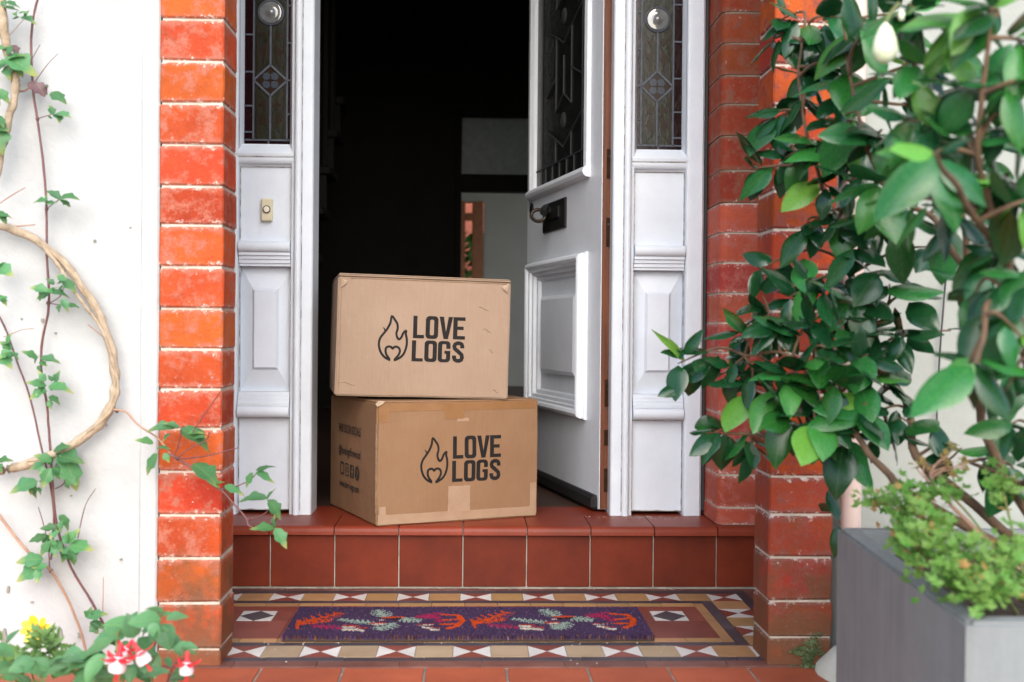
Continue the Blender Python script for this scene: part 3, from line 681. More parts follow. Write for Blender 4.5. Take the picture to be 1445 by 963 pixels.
gf = G(); x0, x1, z0, z1 = .235, .568, .345, .553
gf.add([(.16, -.014, .27), (.640, -.014, .27), (.640, -.014, .627), (.16, -.014, .627), (x0-.012, -.013, z0-.012), (x1+.012, -.013, z0-.012), (x1+.012, -.013, z1+.012), (x0-.012, -.013, z1+.012),
        (x0-.010, -.001, z0-.010), (x1+.010, -.001, z0-.010), (x1+.010, -.001, z1+.010), (x0-.010, -.001, z1+.010), (x0, .004, z0), (x1, .004, z0), (x1, .004, z1), (x0, .004, z1)],
       [(a, b, b+4, a+4) for o_ in (0, 4, 8) for a, b in ((o_, o_+1), (o_+1, o_+2), (o_+2, o_+3), (o_+3, o_))] + [(12, 13, 14, 15)])
gf.obj('fielded_panel', 'paint_door', dr)
gl = [(0, -.003), (0, .004), (.004, .010), (.012, .013), (.020, .013), (.026, .008), (.034, .003), (.038, -.006)]
G().prism([(-.002, .870), (.010, .870), (.019, .875), (.023, .884), (.021, .892), (.012, .899), (.004, .903), (-.002, .903)], 'x', .098, .700).obj('glazing_sill', 'paint_door', dr, smooth=30)
frame_mould(G(), .100, .705, .869, 1.93, gl).obj('glazing_moulding', 'paint_door', dr, smooth=30)
G().box(.13, .675, -.014, -.007, .895, 1.89).obj('glass', 'glass_dark', dr)
lc = G()
def dl(a, b_, wd=.004):
    a, b_ = Vector(a), Vector(b_); d_ = (b_-a).normalized(); n_ = Vector((-d_.y, d_.x))*wd/2
    lc.prism([tuple(a+n_), tuple(a-n_), tuple(b_-n_), tuple(b_+n_)], 'y', -.0078, -.0040)
dl((.136, .955), (.668, .955)); dl((.195, .90), (.195, 1.88)); dl((.61, .90), (.61, 1.88))
for k in range(6): dl((.195+.073*k, .905), (.195+.073*k, .955))
for z0 in (.955, 1.255, 1.555):
    dl((.30, z0), (.30, z0+.07)); dl((.30, z0+.07), (.195, z0+.11)); dl((.455, z0), (.455, z0+.07)); dl((.455, z0+.07), (.56, z0+.11))
    dl((.30, z0+.07), (.377, z0+.035)); dl((.455, z0+.07), (.377, z0+.035))
    dl((.30, z0+.15), (.30, z0+.25)); dl((.455, z0+.15), (.455, z0+.25)); dl((.30, z0+.15), (.377, z0+.19)); dl((.455, z0+.15), (.377, z0+.19))
    dl((.30, z0+.25), (.195, z0+.21)); dl((.455, z0+.25), (.56, z0+.21)); dl((.377, z0+.19), (.377, z0+.30)); dl((.30, z0+.25), (.30, z0+.30)); dl((.455, z0+.25), (.455, z0+.30))
    G().lathe([(.024, -.006), (.022, -.003), (.012, -.002), (.005, .001), (.001, .001)], (.377, 0, z0+.112), 'y', 20).obj('roundel', 'lead_dark', dr, smooth=60)
lc.obj('lead_came', 'lead_dark', dr)
lp = G().bbox(.312, .548, -.002, .007, .753, .840, .003).obj('letter_plate', 'iron', dr); BASE[lp.name] = Vector((0, 0, 0))
G().bbox(.365, .495, .0065, .011, .785, .822, .003).obj('flap', 'iron', lp)
G().tube(spline([(.455, .008, .812), (.450, .022, .822), (.43, .034, .815), (.415, .040, .803)], 4), [.010]*8+[.011]*5, 10).obj('knuckle', 'iron', lp, smooth=60)
ring = [(.430+.0*math.cos(a), .052+.021*math.cos(a), .796+.017*math.sin(a)) for a in [2*math.pi*k/20 for k in range(21)]]
G().tube([Vector(p)+Vector((.018*math.sin(0), 0, 0)) for p in ring], .0055, 8, False).obj('ring_handle', 'brass_old', lp, smooth=60)
G().lathe([(.019, 0), (.019, .004), (.012, .006)], (.695, 0, .843), 'y', 20).obj('keyhole_cover', 'iron', dr, smooth=40)
G().bbox(.012, DW, -.010, .016, -.0045, .034, .008).obj('draught_strip', 'rubber', dr)

# ------------------------------------------------------------------ cardboard boxes
def lettering():
    """LOVE / LOGS in condensed capitals; each glyph list of loops, unit: cap height 1"""
    def rr(x0, x1, z0, z1, r, n=5):
        return arc(x1-r, z1-r, r, 0, 90, n)+arc(x0+r, z1-r, r, 90, 180, n)+arc(x0+r, z0+r, r, 180, 270, n)+arc(x1-r, z0+r, r, 270, 360, n)
    s = .185
    L = [[(0, 0), (.50, 0), (.50, .155), (s, .155), (s, 1), (0, 1)]]
    O = [rr(0, .55, -.01, 1.01, .17), rr(s, .55-s, .15, .85, .07)[::-1]]
    V = [[(.0, 1), (.20, 0), (.40, 0), (.60, 1), (.405, 1), (.30, .32), (.195, 1)]]
    E = [[(0, 0), (.52, 0), (.52, .155), (s, .155), (s, .43), (.45, .43), (.45, .58), (s, .58), (s, .845), (.52, .845), (.52, 1), (0, 1)]]
    Gg = [[(.55, .64)] + arc(.38, .84, .17, 0, 90, 4) + arc(.17, .84, .17, 90, 180, 4) + arc(.17, .16, .17, 180, 270, 4) + arc(.38, .16, .17, 270, 360, 4) +
          [(.55, .54), (.29, .54), (.29, .40), (.55-s, .40)] + [(.55-s, .20)] + arc(.55-s-.05, .19, .05, 0, -90, 3)+arc(s+.05, .19, .05, -90, -180, 3) + arc(s+.05, .81, .05, 180, 90, 3)+arc(.55-s-.05, .81, .05, 90, 0, 3) + [(.55-s, .64)]]
    c = [(.455, .68), (.455, .78), (.42, .88), (.33, .92), (.23, .92), (.13, .87), (.095, .77), (.12, .66), (.22, .57), (.33, .47), (.43, .37), (.455, .24), (.42, .13), (.33, .08), (.22, .08), (.13, .13), (.095, .23), (.095, .33)]
    S = [stroke(c, s)]
    return dict(L=L, O=O, V=V, E=E, G=Gg, S=S)
def stroke(pts, wd, closed=False):
    P = [Vector(p) for p in pts]; n = len(P); l, r = [], []
    for i in range(n):
        a = P[i-1] if (i or closed) else P[i]; b = P[(i+1) % n] if (i < n-1 or closed) else P[i]
        t = (b-a).normalized(); nn = Vector((-t.y, t.x))*wd/2
        l.append(tuple(P[i]+nn)); r.append(tuple(P[i]-nn))
    return (l, r[::-1]) if closed else l+r[::-1]
def fill2d(loops, name):
    cu = bpy.data.curves.new(name, 'CURVE'); cu.dimensions = '2D'; cu.fill_mode = 'BOTH'
    for lp_ in loops:
        sp = cu.splines.new('POLY'); sp.points.add(len(lp_)-1); sp.use_cyclic_u = True
        for i, p in enumerate(lp_): sp.points[i].co = (p[0], p[1], 0, 1)
    o = bpy.data.objects.new(name, cu); COL.objects.link(o); bpy.context.view_layer.update()
    me = bpy.data.meshes.new_from_object(o.evaluated_get(bpy.context.evaluated_depsgraph_get()))
    r = ([v.co.copy() for v in me.vertices], [list(p.vertices) for p in me.polygons])
    bpy.data.objects.remove(o); bpy.data.curves.remove(cu); bpy.data.meshes.remove(me); return r
def text2d(txt, size, sx=1):
    cu = bpy.data.curves.new('t', 'FONT'); cu.body = txt; cu.size = size; cu.align_x = 'CENTER'; cu.offset = .0007
    o = bpy.data.objects.new('t', cu); COL.objects.link(o); bpy.context.view_layer.update()
    me = bpy.data.meshes.new_from_object(o.evaluated_get(bpy.context.evaluated_depsgraph_get()))
    r = ([Vector((v.co.x*sx, v.co.y, 0)) for v in me.vertices], [list(p.vertices) for p in me.polygons])
    bpy.data.objects.remove(o); bpy.data.curves.remove(cu); bpy.data.meshes.remove(me); return r
GLY = lettering()
FL = [(450, 665), (415, 648), (388, 618), (373, 580), (370, 545), (380, 510), (402, 480), (425, 448), (445, 405), (453, 360), (475, 385), (492, 412), (496, 445), (488, 475), (494, 505), (508, 520), (524, 503), (534, 478), (548, 462),
      (556, 460), (553, 480), (560, 510), (562, 550), (553, 595), (535, 630), (508, 652), (478, 665), (492, 648), (507, 628), (516, 602), (509, 580), (492, 571), (476, 574), (465, 585), (454, 574), (438, 571), (421, 580), (417, 602), (424, 628), (438, 648)]
def logo():
    """the printed mark in metres, centred; x right, z up"""
    k = .42/1195; g_ = G(); cx, cz = 667, 512
    def put(loops):
        v, f = fill2d([[((x-cx)*k, (cz-z)*k) for x, z in lp_] for lp_ in loops], 'p'); g_.add([(q.x, 0, q.y) for q in v], f)
    sm = [tuple(p) for p in spline([Vector(p).to_3d() for p in FL+[FL[0]]], 3)][:-1]
    # keep the sharp bottom notch: stroke the smoothed closed outline
    l, r = stroke([(p[0], p[1]) for p in sm], 15.5, True); r = r[::-1]; q = len(l)
    g_.add([((x-cx)*k, 0, (cz-z)*k) for x, z in l+r], [(i, (i+1) % q, q+(i+1) % q, q+i) for i in range(q)])
    put([[(393, 436), (409, 448), (411, 462), (400, 478), (404, 462)]])
    for word, z0, z1 in (('LOVE', 508, 353), ('LOGS', 669, 523)):
        for ch, (xa, xb) in zip(word, ((603, 680), (690, 778), (785, 880), (883, 968)) if word == 'LOVE' else ((598, 676), (686, 773), (780, 868), (880, 966))):
            gl_ = GLY[ch]; mw = max(p[0] for l_ in gl_ for p in l_)
            put([[(xa+p[0]/mw*(xb-xa), z0+(z1-z0)*p[1]) for p in l_] for l_ in gl_])
    return g_
def carton(name, label, loc, rot, W, D, Hh, m, seed, fx, fz):
    """front face on local y=0 (facing -y), x 0..W, base z=0"""
    t = thing(name, label, 'cardboard box', loc, rot, None); BASE[t.name] = Vector((0, 0, 0))
    def dis(x, z, y):                                     # bulge of the front panel
        u, v_ = x/W, z/Hh; return -.0035*math.sin(math.pi*min(max(u, 0), 1))*math.sin(math.pi*min(max(v_, 0), 1)) + .0012*noise.noise(Vector((x*14+seed, z*14, 5)))
    nx, ny, nz = 22, 14, 16; bm = bmesh.new()
    bmesh.ops.create_cube(bm, size=1)
    for v in bm.verts: v.co = Vector(((v.co.x+.5)*W, (v.co.y+.5)*D, (v.co.z+.5)*Hh))
    bmesh.ops.bevel(bm, geom=bm.edges[:], offset=.0035, segments=2, affect='EDGES')
    bmesh.ops.subdivide_edges(bm, edges=[e for e in bm.edges if e.calc_length() > .05], cuts=13, use_grid_fill=True)
    for v in bm.verts:
        x, y, z = v.co
        v.co.y += dis(x, z, y)*(1-y/D)
        v.co.x += -.003*math.sin(math.pi*min(max(y/D, 0), 1))*math.sin(math.pi*z/Hh)*(1-2*x/W)
        v.co += noise.noise_vector(Vector((x*9+seed*3, y*9, z*9)))*.0012
    me = bpy.data.meshes.new('body'); bm.to_mesh(me); bm.free(); shade(me, 40)
    link('body', me, m, t)
    def onface(g_, off):                                   # drape flat shapes on the front panel
        for v in g_.v:
            n_ = noise.noise_vector(Vector((v.x*9+seed*3, 0, v.z*9)))*.0012
            v.y = dis(v.x, v.z, 0)+n_.y-off
        return g_
    lg = logo()
    for v in lg.v: v.x += fx; v.z += fz
    onface(lg, .0007).obj('logo_print', 'ink', t, local=True)
    def strip_(x0, x1, z0, z1, nm, mm, off=.0009, nseg=8, ragged=0):
        g2 = G(); vs = []; fs = []
        for j in range(nseg+1):
            z = z0+(z1-z0)*j/nseg
            for i in range(nseg+1):
                x = x0+(x1-x0)*i/nseg; jx = ragged*noise.noise(Vector((z*90, seed, i)))*(.5 if 0 < i < nseg else 1); vs.append((x+jx, 0, z+ragged*noise.noise(Vector((x*90, j, seed)))))
        for j in range(nseg):
            for i in range(nseg): fs.append((j*(nseg+1)+i, j*(nseg+1)+i+1, (j+1)*(nseg+1)+i+1, (j+1)*(nseg+1)+i))
        return onface(g2.add(vs, fs), off).obj(nm, mm, t, local=True)
    return t, strip_, dis
HB = .2935
A = R(24)
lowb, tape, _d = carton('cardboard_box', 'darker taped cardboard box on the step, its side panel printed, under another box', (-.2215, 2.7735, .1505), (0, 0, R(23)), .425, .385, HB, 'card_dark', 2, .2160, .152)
tape(.004, .030, HB-.048, HB-.003, 'tape', 'tape_brown', ragged=.001)
tape(.172, .222, HB-.043, HB-.003, 'tape', 'tape_brown', ragged=.0008)
tape(.030, .421, HB-.022, HB-.003, 'tape', 'tape_brown', off=.0007, ragged=.0006)
tape(.182, .240, .024, .087, 'tape_scar', 'tape_scar', ragged=.002)
tape(.004, .421, .003, .026, 'tape_scar', 'tape_scar', off=.0006, ragged=.002)
tape(.404, .421, .020, .085, 'tape_scar', 'tape_scar', ragged=.001)
tape(.008, .024, .020, .045, 'tape_scar', 'tape_scar', off=.0008, ragged=.001)
tape(.205, .236, HB-.050, HB-.042, 'tape_scar', 'tape_scar', off=.0008, ragged=.001)
# side panel (x = 0): dark seam, small print
G().box(-.0022, .0030, .001, .006, .03, HB-.052).obj('side_seam', 'card_edge', lowb, local=True)
def sideprint(v, f, zc, yc, k=1):
    g_ = G().add([(-.0026-.0015*math.sin(math.pi*(yc-q.x)/.385), yc-q.x, zc+q.y) for q in v], f); return g_
for txt, size, zc, sx in (('FIND US ON SOCIALS', .030, .203, .64), ('@lovelogsfirewood', .029, .147, .80), ('www.love-logs.com', .024, .063, .86)):
    v, f = text2d(txt, size, sx); sideprint(v, f, zc, .205).obj('side_print', 'ink_faded', lowb, local=True)
def rr2(x0, x1, z0, z1, r): return arc(x1-r, z1-r, r, 0, 90, 4)+arc(x0+r, z1-r, r, 90, 180, 4)+arc(x0+r, z0+r, r, 180, 270, 4)+arc(x1-r, z0+r, r, 270, 360, 4)
ic = []
s_ = .0165
ic.append([rr2(-s_, s_, -s_, s_, .006), rr2(-s_*.68, s_*.68, -s_*.68, s_*.68, .004)[::-1]])
ic.append([rr2(-s_, s_, -s_, s_, .006), rr2(-s_*.78, s_*.78, -s_*.78, s_*.78, .004)[::-1], arc(0, 0, s_*.5, 0, 345, 14), arc(0, 0, s_*.32, 0, 345, 14)[::-1]])
fl = [(-.002, -s_+.002), (.004, -s_+.002), (.004, -.003), (.009, -.003), (.009, .003), (.004, .003), (.004, .007), (.009, .008), (.009, .013), (.001, .012), (-.002, .009), (-.002, .003), (-.006, .003), (-.006, -.003), (-.002, -.003)]
ic.append([rr2(-s_, s_, -s_, s_, .003), fl[::-1]])
pp = [(-.004, -.012), (-.001, -.012), (.001, -.004), (.006, -.002), (.008, .004), (.005, .010), (-.002, .011), (-.007, .006), (-.006, .000), (-.003, .001), (-.003, .006), (.001, .008), (.004, .004), (.002, .000), (-.001, -.001)]
ic.append([arc(0, 0, s_*1.1, 0, 345, 22), pp])
for k, lps in enumerate(ic):
    v, f = fill2d(lps, 'i'); sideprint(v, f, .110, .265-.042*k).obj('side_print', 'ink_faded', lowb, local=True)
# crushed corner and flap edge
G().add([(.000, -.004, HB-.010), (.012, -.006, HB-.004), (.020, -.003, HB+.003), (.004, .004, HB+.0035), (-.003, .002, HB-.004)], [(0, 1, 2, 3, 4)]).obj('torn_flap', 'card_torn', lowb, local=True)
G().bbox(.004, .421, .002, .190, HB-.0015, HB+.002, .001).obj('top_flap', 'card_dark', lowb, local=True)
G().bbox(.004, .421, .194, .381, HB-.0015, HB+.002, .001).obj('top_flap', 'card_dark', lowb, local=True)
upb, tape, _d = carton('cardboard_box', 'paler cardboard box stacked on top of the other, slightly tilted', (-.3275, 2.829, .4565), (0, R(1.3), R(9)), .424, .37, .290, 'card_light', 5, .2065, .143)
HB2 = .290
for y0, y1, dz in ((.000, .183, 0), (.187, .368, .0005)):
    G().bbox(.001, .423, y0-.002, y1, HB2-.0008+dz, HB2+.0028+dz, .001).obj('top_flap', 'card_light', upb, local=True)
G().bbox(.003, .421, .002, .36, HB2+.0034, HB2+.0062, .001).obj('top_flap', 'card_light', upb, local=True)
tape(.030, .415, HB2-.0065, HB2-.0045, 'crease', 'card_edge', off=.0004, nseg=14, ragged=.0008)
tape(.395, .3965, .02, HB2-.03, 'crease', 'tape_scar', off=.0004, nseg=14, ragged=.0006)
tape(.008, .0092, .01, HB2-.02, 'crease', 'card_edge', off=.0004, nseg=14, ragged=.0006)
for x, z, wx in ((.355, .222, .034), (.366, .169, .022), (.378, .118, .014), (.030, .030, .045), (.392, .020, .015)):
    gd = G().tube([(x+wx*(i/6-.5), _d(x, z, 0)+.0002, z+.004*math.sin(i*.9)) for i in range(7)], [.0003, .0012, .0016, .0014, .0016, .0012, .0003], 6)
    gd.obj('dent', 'card_light', upb, local=True, smooth=60)
for x0, s in ((.006, 1), (.418, -1)):
    G().add([(x0, -.003, HB2-.004), (x0+s*.016, -.0045, HB2-.012), (x0+s*.013, -.007, HB2-.019), (x0+s*.002, -.004, HB2-.028)], [(0, 1, 2, 3)]).obj('torn_flap', 'card_torn', upb, local=True)

# ------------------------------------------------------------------ doormat
mt = thing('doormat', 'purple coir doormat woven with ferns and toadstools, on the mosaic floor', 'doormat', (0, 2.425, 0))
MX0, MX1, MY0, MY1 = -.367, .369, 2.308, 2.548
G().bbox(MX0, MX1, MY0, MY1, .0008, .006, .001).obj('backing', 'coir_back', mt)
PUR, ORA, PNK, MIN, WHT, RED, BLK = (.072, .042, .098), (.56, .075, .014), (.40, .022, .095), (.30, .38, .33), (.58, .52, .45), (.40, .05, .03), (.02, .015, .015)
SH = []
def stk(col, x0, y0, x1, y1, w0, w1=None): SH.append((col, Vector((x0, y0)), Vector((x1, y1)), w0, w0 if w1 is None else w1))
def frond(col, x0, y0, x1, y1, n, ln, wd, lean=.6, side=(1, -1)):
    a, b = Vector((x0, y0)), Vector((x1, y1)); d = (b-a).normalized(); nrm = Vector((-d.y, d.x)); stk(col, x0, y0, x1, y1, wd)
    for k in range(n):
        t = (k+.5)/n; p = a.lerp(b, t); l_ = ln*(1-.55*abs(t-.35)/.65)
        for s in side:
            q = p + (nrm*s + d*lean).normalized()*l_; stk(col, p.x, p.y, q.x, q.y, wd, wd*.5)
for ox in (0, .3585):
    oy = .006 if ox else 0
    def F(col, x0, y0, x1, y1, *a, **k): frond(col, x0+ox, y0+oy, x1+ox, y1+oy, *a, **k)
    def T(col, x0, y0, x1, y1, *a): stk(col, x0+ox, y0+oy, x1+ox, y1+oy, *a)
    F(ORA, -.345, 2.395, -.275, 2.492, 6, .036, .0066, .5); F(ORA, -.352, 2.39, -.285, 2.42, 5, .045, .005, .7, side=(1,)); T(ORA, -.345, 2.36, -.352, 2.43, .006)
    F(PNK, -.322, 2.385, -.258, 2.365, 5, .024, .004, .7)
    F(MIN, -.190, 2.400, -.268, 2.436, 7, .020, .0062, .6)
    F(MIN, -.172, 2.452, -.196, 2.516, 5, .026, .0075, .6)
    F(MIN, -.150, 2.440, -.102, 2.425, 5, .026, .0068, .5)
    F(MIN, -.152, 2.405, -.183, 2.352, 5, .026, .0075, .4)
    T(ORA, -.176, 2.452, -.140, 2.456, .011); T(BLK, -.172, 2.437, -.144, 2.440, .010); T(WHT, -.182, 2.430, -.176, 2.432, .006)
    T(RED, -.198, 2.404, -.174, 2.406, .010); T(WHT, -.194, 2.395, -.176, 2.396, .008)
    T(RED, -.253, 2.386, -.227, 2.384, .008); T(WHT, -.251, 2.374, -.232, 2.372, .010); T(WHT, -.248, 2.354, -.228, 2.352, .016)
    T(RED, -.228, 2.370, -.208, 2.364, .007); T(WHT, -.222, 2.350, -.214, 2.346, .013)
    F(PNK, -.062, 2.460, -.108, 2.462, 5, .026, .0042, .8); F(PNK, -.07, 2.46, -.058, 2.415, 3, .02, .004, .6); F(PNK, -.085, 2.47, -.06, 2.492, 3, .018, .004, .6)
    for q in ((-.054, 2.478, -.022, 2.470), (-.022, 2.470, -.013, 2.428), (-.013, 2.428, -.022, 2.385), (-.05, 2.43, -.018, 2.44), (-.054, 2.395, -.02, 2.398), (-.040, 2.362, -.022, 2.385)): T(ORA, *q, .012)
    T(RED, -.104, 2.394, -.070, 2.398, .004); T(WHT, -.100, 2.387, -.074, 2.390, .004); T(WHT, -.090, 2.372, -.080, 2.366, .012); T(RED, -.078, 2.372, -.058, 2.366, .004); T(WHT, -.073, 2.352, -.064, 2.350, .012)
cell = {}
for sh in SH:
    _, a, b, w0, w1 = sh
    for i in range(int((min(a.x, b.x)-.01)/.02)-1, int((max(a.x, b.x)+.01)/.02)+2): cell.setdefault(i, []).append(sh)
def yarn(x, y):
    c = PUR; p = Vector((x, y))
    for col, a, b, w0, w1 in cell.get(int(x/.02), ()):
        ab = b-a; L2 = max(ab.length_squared, 1e-9); t = min(1, max(0, (p-a).dot(ab)/L2))
        if (p-(a+ab*t)).length < (w0+(w1-w0)*t)/2+.0006: c = col
    return c
vs, fs, cols = [], [], []
rm = random.Random(11); S = .0026
ny, nx = int((MY1-MY0)/S), int((MX1-MX0)/S)
for j in range(ny+1):
    for i in range(nx+1):
        x = MX0+.001+i*S+rm.uniform(-.001, .001); y = MY0+.001+j*S+rm.uniform(-.001, .001)
        if x > MX1-.001 or y > MY1-.001: continue
        c = yarn(x, y); v_ = rm.uniform(.65, 1.35)
        edge = y < MY0+.006
        if edge and rm.random() < .3: c = rm.choice([(.10, .04, .02), (.20, .09, .04), (.05, .02, .05)])
        elif rm.random() < .012: c = (.25, .15, .22)
        c = tuple(min(1, q*v_) for q in c)
        lean = Vector((rm.uniform(-.0010, .0010), rm.uniform(-.0010, .0010)-(.001 if edge else 0))); hz = .0140+rm.uniform(-.0010, .0008) - (.0025*rm.random() if edge else 0)
        o = len(vs); r_ = .0015
        for a in (0, 120, 240): vs.append((x+r_*math.cos(R(a)), y-2.425+r_*math.sin(R(a)), .004))
        for a in (40, 160, 280): vs.append((x+lean.x+r_*.75*math.cos(R(a)), y-2.425+lean.y+r_*.75*math.sin(R(a)), hz))
        fs += [(o, o+1, o+4, o+3), (o+1, o+2, o+5, o+4), (o+2, o, o+3, o+5), (o+3, o+4, o+5)]; cols += [c]*6
me = bpy.data.meshes.new('pile'); me.from_pydata(vs, [], fs); ca = me.color_attributes.new('yarn', 'FLOAT_COLOR', 'POINT')
ca.data.foreach_set('color', [q for c in cols for q in (*c, 1)])
tag(link('pile', me, 'coir', mt), kind='stuff')

# ------------------------------------------------------------------ leaves
def leaf_mesh(name, kind, seed):
    rl = random.Random(seed); n = 7
    if kind == 'camellia': wid = lambda t: .295*math.sin(math.pi*t**.82)**.80*(1-.15*t) if 0 < t < 1 else 0
    elif kind == 'clematis': wid = lambda t: .40*math.sin(math.pi*t**.7)**.8*(1+(.30 if .38 < t < .56 else -.12 if .56 <= t < .7 else 0)) if 0 < t < 1 else 0
    else: wid = lambda t: .46*math.sin(math.pi*t**.72)**.8 if 0 < t < 1 else 0
    droop, fold = rl.uniform(.10, .38), rl.uniform(.10, .32)
    twist = rl.uniform(-.35, .35); vs = []; fs = []
    if kind == 'clematis': n = 9
    for i in range(n+1):
        t = i/n; w_ = wid(t)
        asym = 1+rl.uniform(-.12, .12) if kind == 'clematis' else 1
        for j in (-1, -.55, 0, .55, 1):
            y = j*w_*(asym if j > 0 else 1); z = fold*abs(y)*1.2-droop*t*t*.9 + twist*y*t - ((.42 if kind == 'camellia' else .10)*abs(j)**3*w_)
            vs.append((t-.04*abs(j)*(kind == 'clematis'), y, z + .02*math.sin(t*9+seed)*abs(j)))
    for i in range(n):
        for j in range(4): fs.append((i*5+j, i*5+j+1, (i+1)*5+j+1, (i+1)*5+j))
    me = bpy.data.meshes.new(name); me.from_pydata(vs, [], fs); bm = bmesh.new(); bm.from_mesh(me)
    bmesh.ops.remove_doubles(bm, verts=bm.verts, dist=1e-5); bm.to_mesh(me); bm.free(); shade(me, 60); return me
def leaf_M(pos, d, up, s, wscale=1):
    d = Vector(d).normalized(); up = Vector(up); y = up.cross(d)
    if y.length < 1e-3: y = Vector((1, 0, 0)).cross(d)
    y.normalize(); z = d.cross(y)
    M = Matrix((d*s, y*s*wscale, z*s)).transposed().to_4x4(); M.translation = pos; return M
LV = {}
def leaf(par, base, kind, m, pos, d, up, s, ws=1):
    key = (kind, m, random.randrange(5))
    if key not in LV: LV[key] = leaf_mesh('leaf', kind, key[2]*13+len(LV)); LV[key].materials.append(MATS[m])
    o = link('leaf', LV[key], None, par); o.matrix_local = leaf_M(Vector(pos)-base, d, up, s, ws); return o

# ------------------------------------------------------------------ climbing vine on the white wall
vb = at(110, 940, 2.10); vb.z = 0
vine = thing('climbing_vine', 'clematis vine with a thick looping woody stem on the white wall', 'vine', vb)
def st_px(pts, r0, r1, m, nm='stem', y0=2.10, y1=None, n=6, sides=7):
    y1 = y0 if y1 is None else y1; k = len(pts)
    P = spline([at(x, y, y0+(y1-y0)*i/max(1, k-1)) for i, (x, y) in enumerate(pts)], n)
    kn = .32 if nm == 'woody_stem' else .12
    return G().tube([p+noise.noise_vector(p*40)*r0*.35 for p in P], [(r0+(r1-r0)*i/(len(P)-1))*(1+kn*noise.noise(P[i]*55)) for i in range(len(P))], sides).obj(nm, m, vine, smooth=60)
LOOP = [(-14, 316), (20, 325), (55, 342), (88, 370), (118, 408), (143, 452), (158, 500), (163, 545), (152, 582), (122, 615), (84, 638), (40, 655), (-12, 668)]
st_px(LOOP, .0072, .0088, 'bark_pale', 'woody_stem', 2.128, 2.125, n=10, sides=11)
st_px([(x+random.uniform(-3, 3), y+random.uniform(-3, 3)) for x, y in LOOP[2:9]], .0030, .0022, 'bark_pale', 'woody_stem', 2.120, n=8)
st_px([(x+random.uniform(-4, 4), y+random.uniform(-4, 4)) for x, y in LOOP[6:12]], .0026, .0034, 'bark_pale', 'woody_stem', 2.119, n=8)
st_px([(60, 347), (84, 377), (104, 410), (125, 438), (146, 470), (160, 512)], .0035, .0028, 'bark_pale', 'woody_stem', 2.118)
st_px([(2, -10), (4, 30), (10, 70), (20, 110), (20, 140), (12, 165), (4, 200), (-6, 250)], .0085, .007, 'bark_pale', 'woody_stem', 2.115)
for pts, r0, r1, m in (
    ([(55, -5), (47, 25), (44, 70), (47, 130), (53, 170), (62, 240), (66, 300), (66, 360), (69, 430), (60, 480), (58, 520), (66, 570), (70, 620), (74, 680), (80, 740), (100, 800), (130, 850), (148, 885)], .0022, .0024, 'stem_purple'),
    ([(-4, 440), (10, 470), (24, 510), (42, 560), (58, 630), (72, 690), (76, 740), (72, 790)], .0020, .0018, 'stem_purple'),
    ([(-5, 722), (20, 755), (50, 790), (72, 806), (95, 845), (115, 895), (122, 930)], .0030, .0024, 'stem_tan'),
    ([(70, 806), (68, 770), (60, 735), (54, 716)], .0010, .0008, 'stem_purple'), ([(110, 760), (120, 715), (135, 690)], .0011, .0006, 'stem_purple'),
    ([(145, 868), (146, 815)], .0012, .0007, 'stem_tan'), ([(78, 690), (90, 683), (92, 672)], .001, .001, 'stem_purple'),
    ([(20, 130), (35, 128), (44, 120)], .002, .0015, 'stem_tan'), ([(50, 115), (68, 90), (82, 76)], .0008, .0006, 'stem_purple'), ([(40, 95), (48, 78), (57, 63)], .0008, .0006, 'stem_purple'),
    ([(52, 168), (62, 165), (72, 162)], .0009, .0008, 'stem_purple'), ([(4, 60), (18, 45), (33, 28)], .0008, .0006, 'stem_tan'), ([(0, 287), (18, 275), (36, 265)], .0012, .0008, 'stem_tan'),
    ([(15, 320), (32, 319), (50, 317)], .0016, .0010, 'stem_tan'), ([(124, 458), (135, 467), (146, 476)], .001, .0012, 'stem_tan'), ([(5, 476), (30, 466), (48, 464)], .0008, .0006, 'stem_tan'),
    ([(66, 295), (75, 288), (84, 282)], .0009, .0009, 'stem_purple'), ([(68, 428), (80, 430), (95, 432)], .0009, .0009, 'stem_purple'), ([(70, 428), (85, 418), (91, 400), (91, 366)], .0009, .0007, 'stem_purple')):
    st_px(pts, r0, r1, m, y0=2.135, y1=2.128, n=4, sides=6)
# the spray that reaches across the pier
st_px([(160, 578), (178, 582), (195, 600), (222, 618), (240, 640)], .0020, .0016, 'stem_tan', y0=2.12, y1=2.10)
st_px([(238, 640), (252, 649), (275, 663), (300, 685), (316, 695), (333, 715), (348, 732), (352, 742), (375, 750), (388, 746)], .0022, .0012, 'stem_purple', y0=2.10, y1=2.06)
for pts in ([(246, 645), (253, 625), (256, 606)], [(250, 648), (265, 635), (290, 622), (296, 610)], [(254, 648), (285, 645), (318, 637), (336, 632)], [(272, 610), (292, 580), (311, 553)], [(316, 692), (335, 686), (352, 678), (362, 668)],
            [(352, 732), (368, 728), (380, 718), (378, 706)]):
    st_px(pts, .0012, .0009, 'stem_purple', y0=2.09, y1=2.07, n=4, sides=6)
for x, y in ((250, 647), (314, 691), (350, 733), (66, 295), (68, 428), (72, 806), (72, 570), (53, 168), (165, 580)):
    p = at(x, y, 2.095 if x > 200 else 2.132)
    G().lathe([(.001, -.004), (.0034, -.002), (.0036, .002), (.001, .004)], p, 'z', 8).obj('node', 'stem_purple', vine, smooth=60)
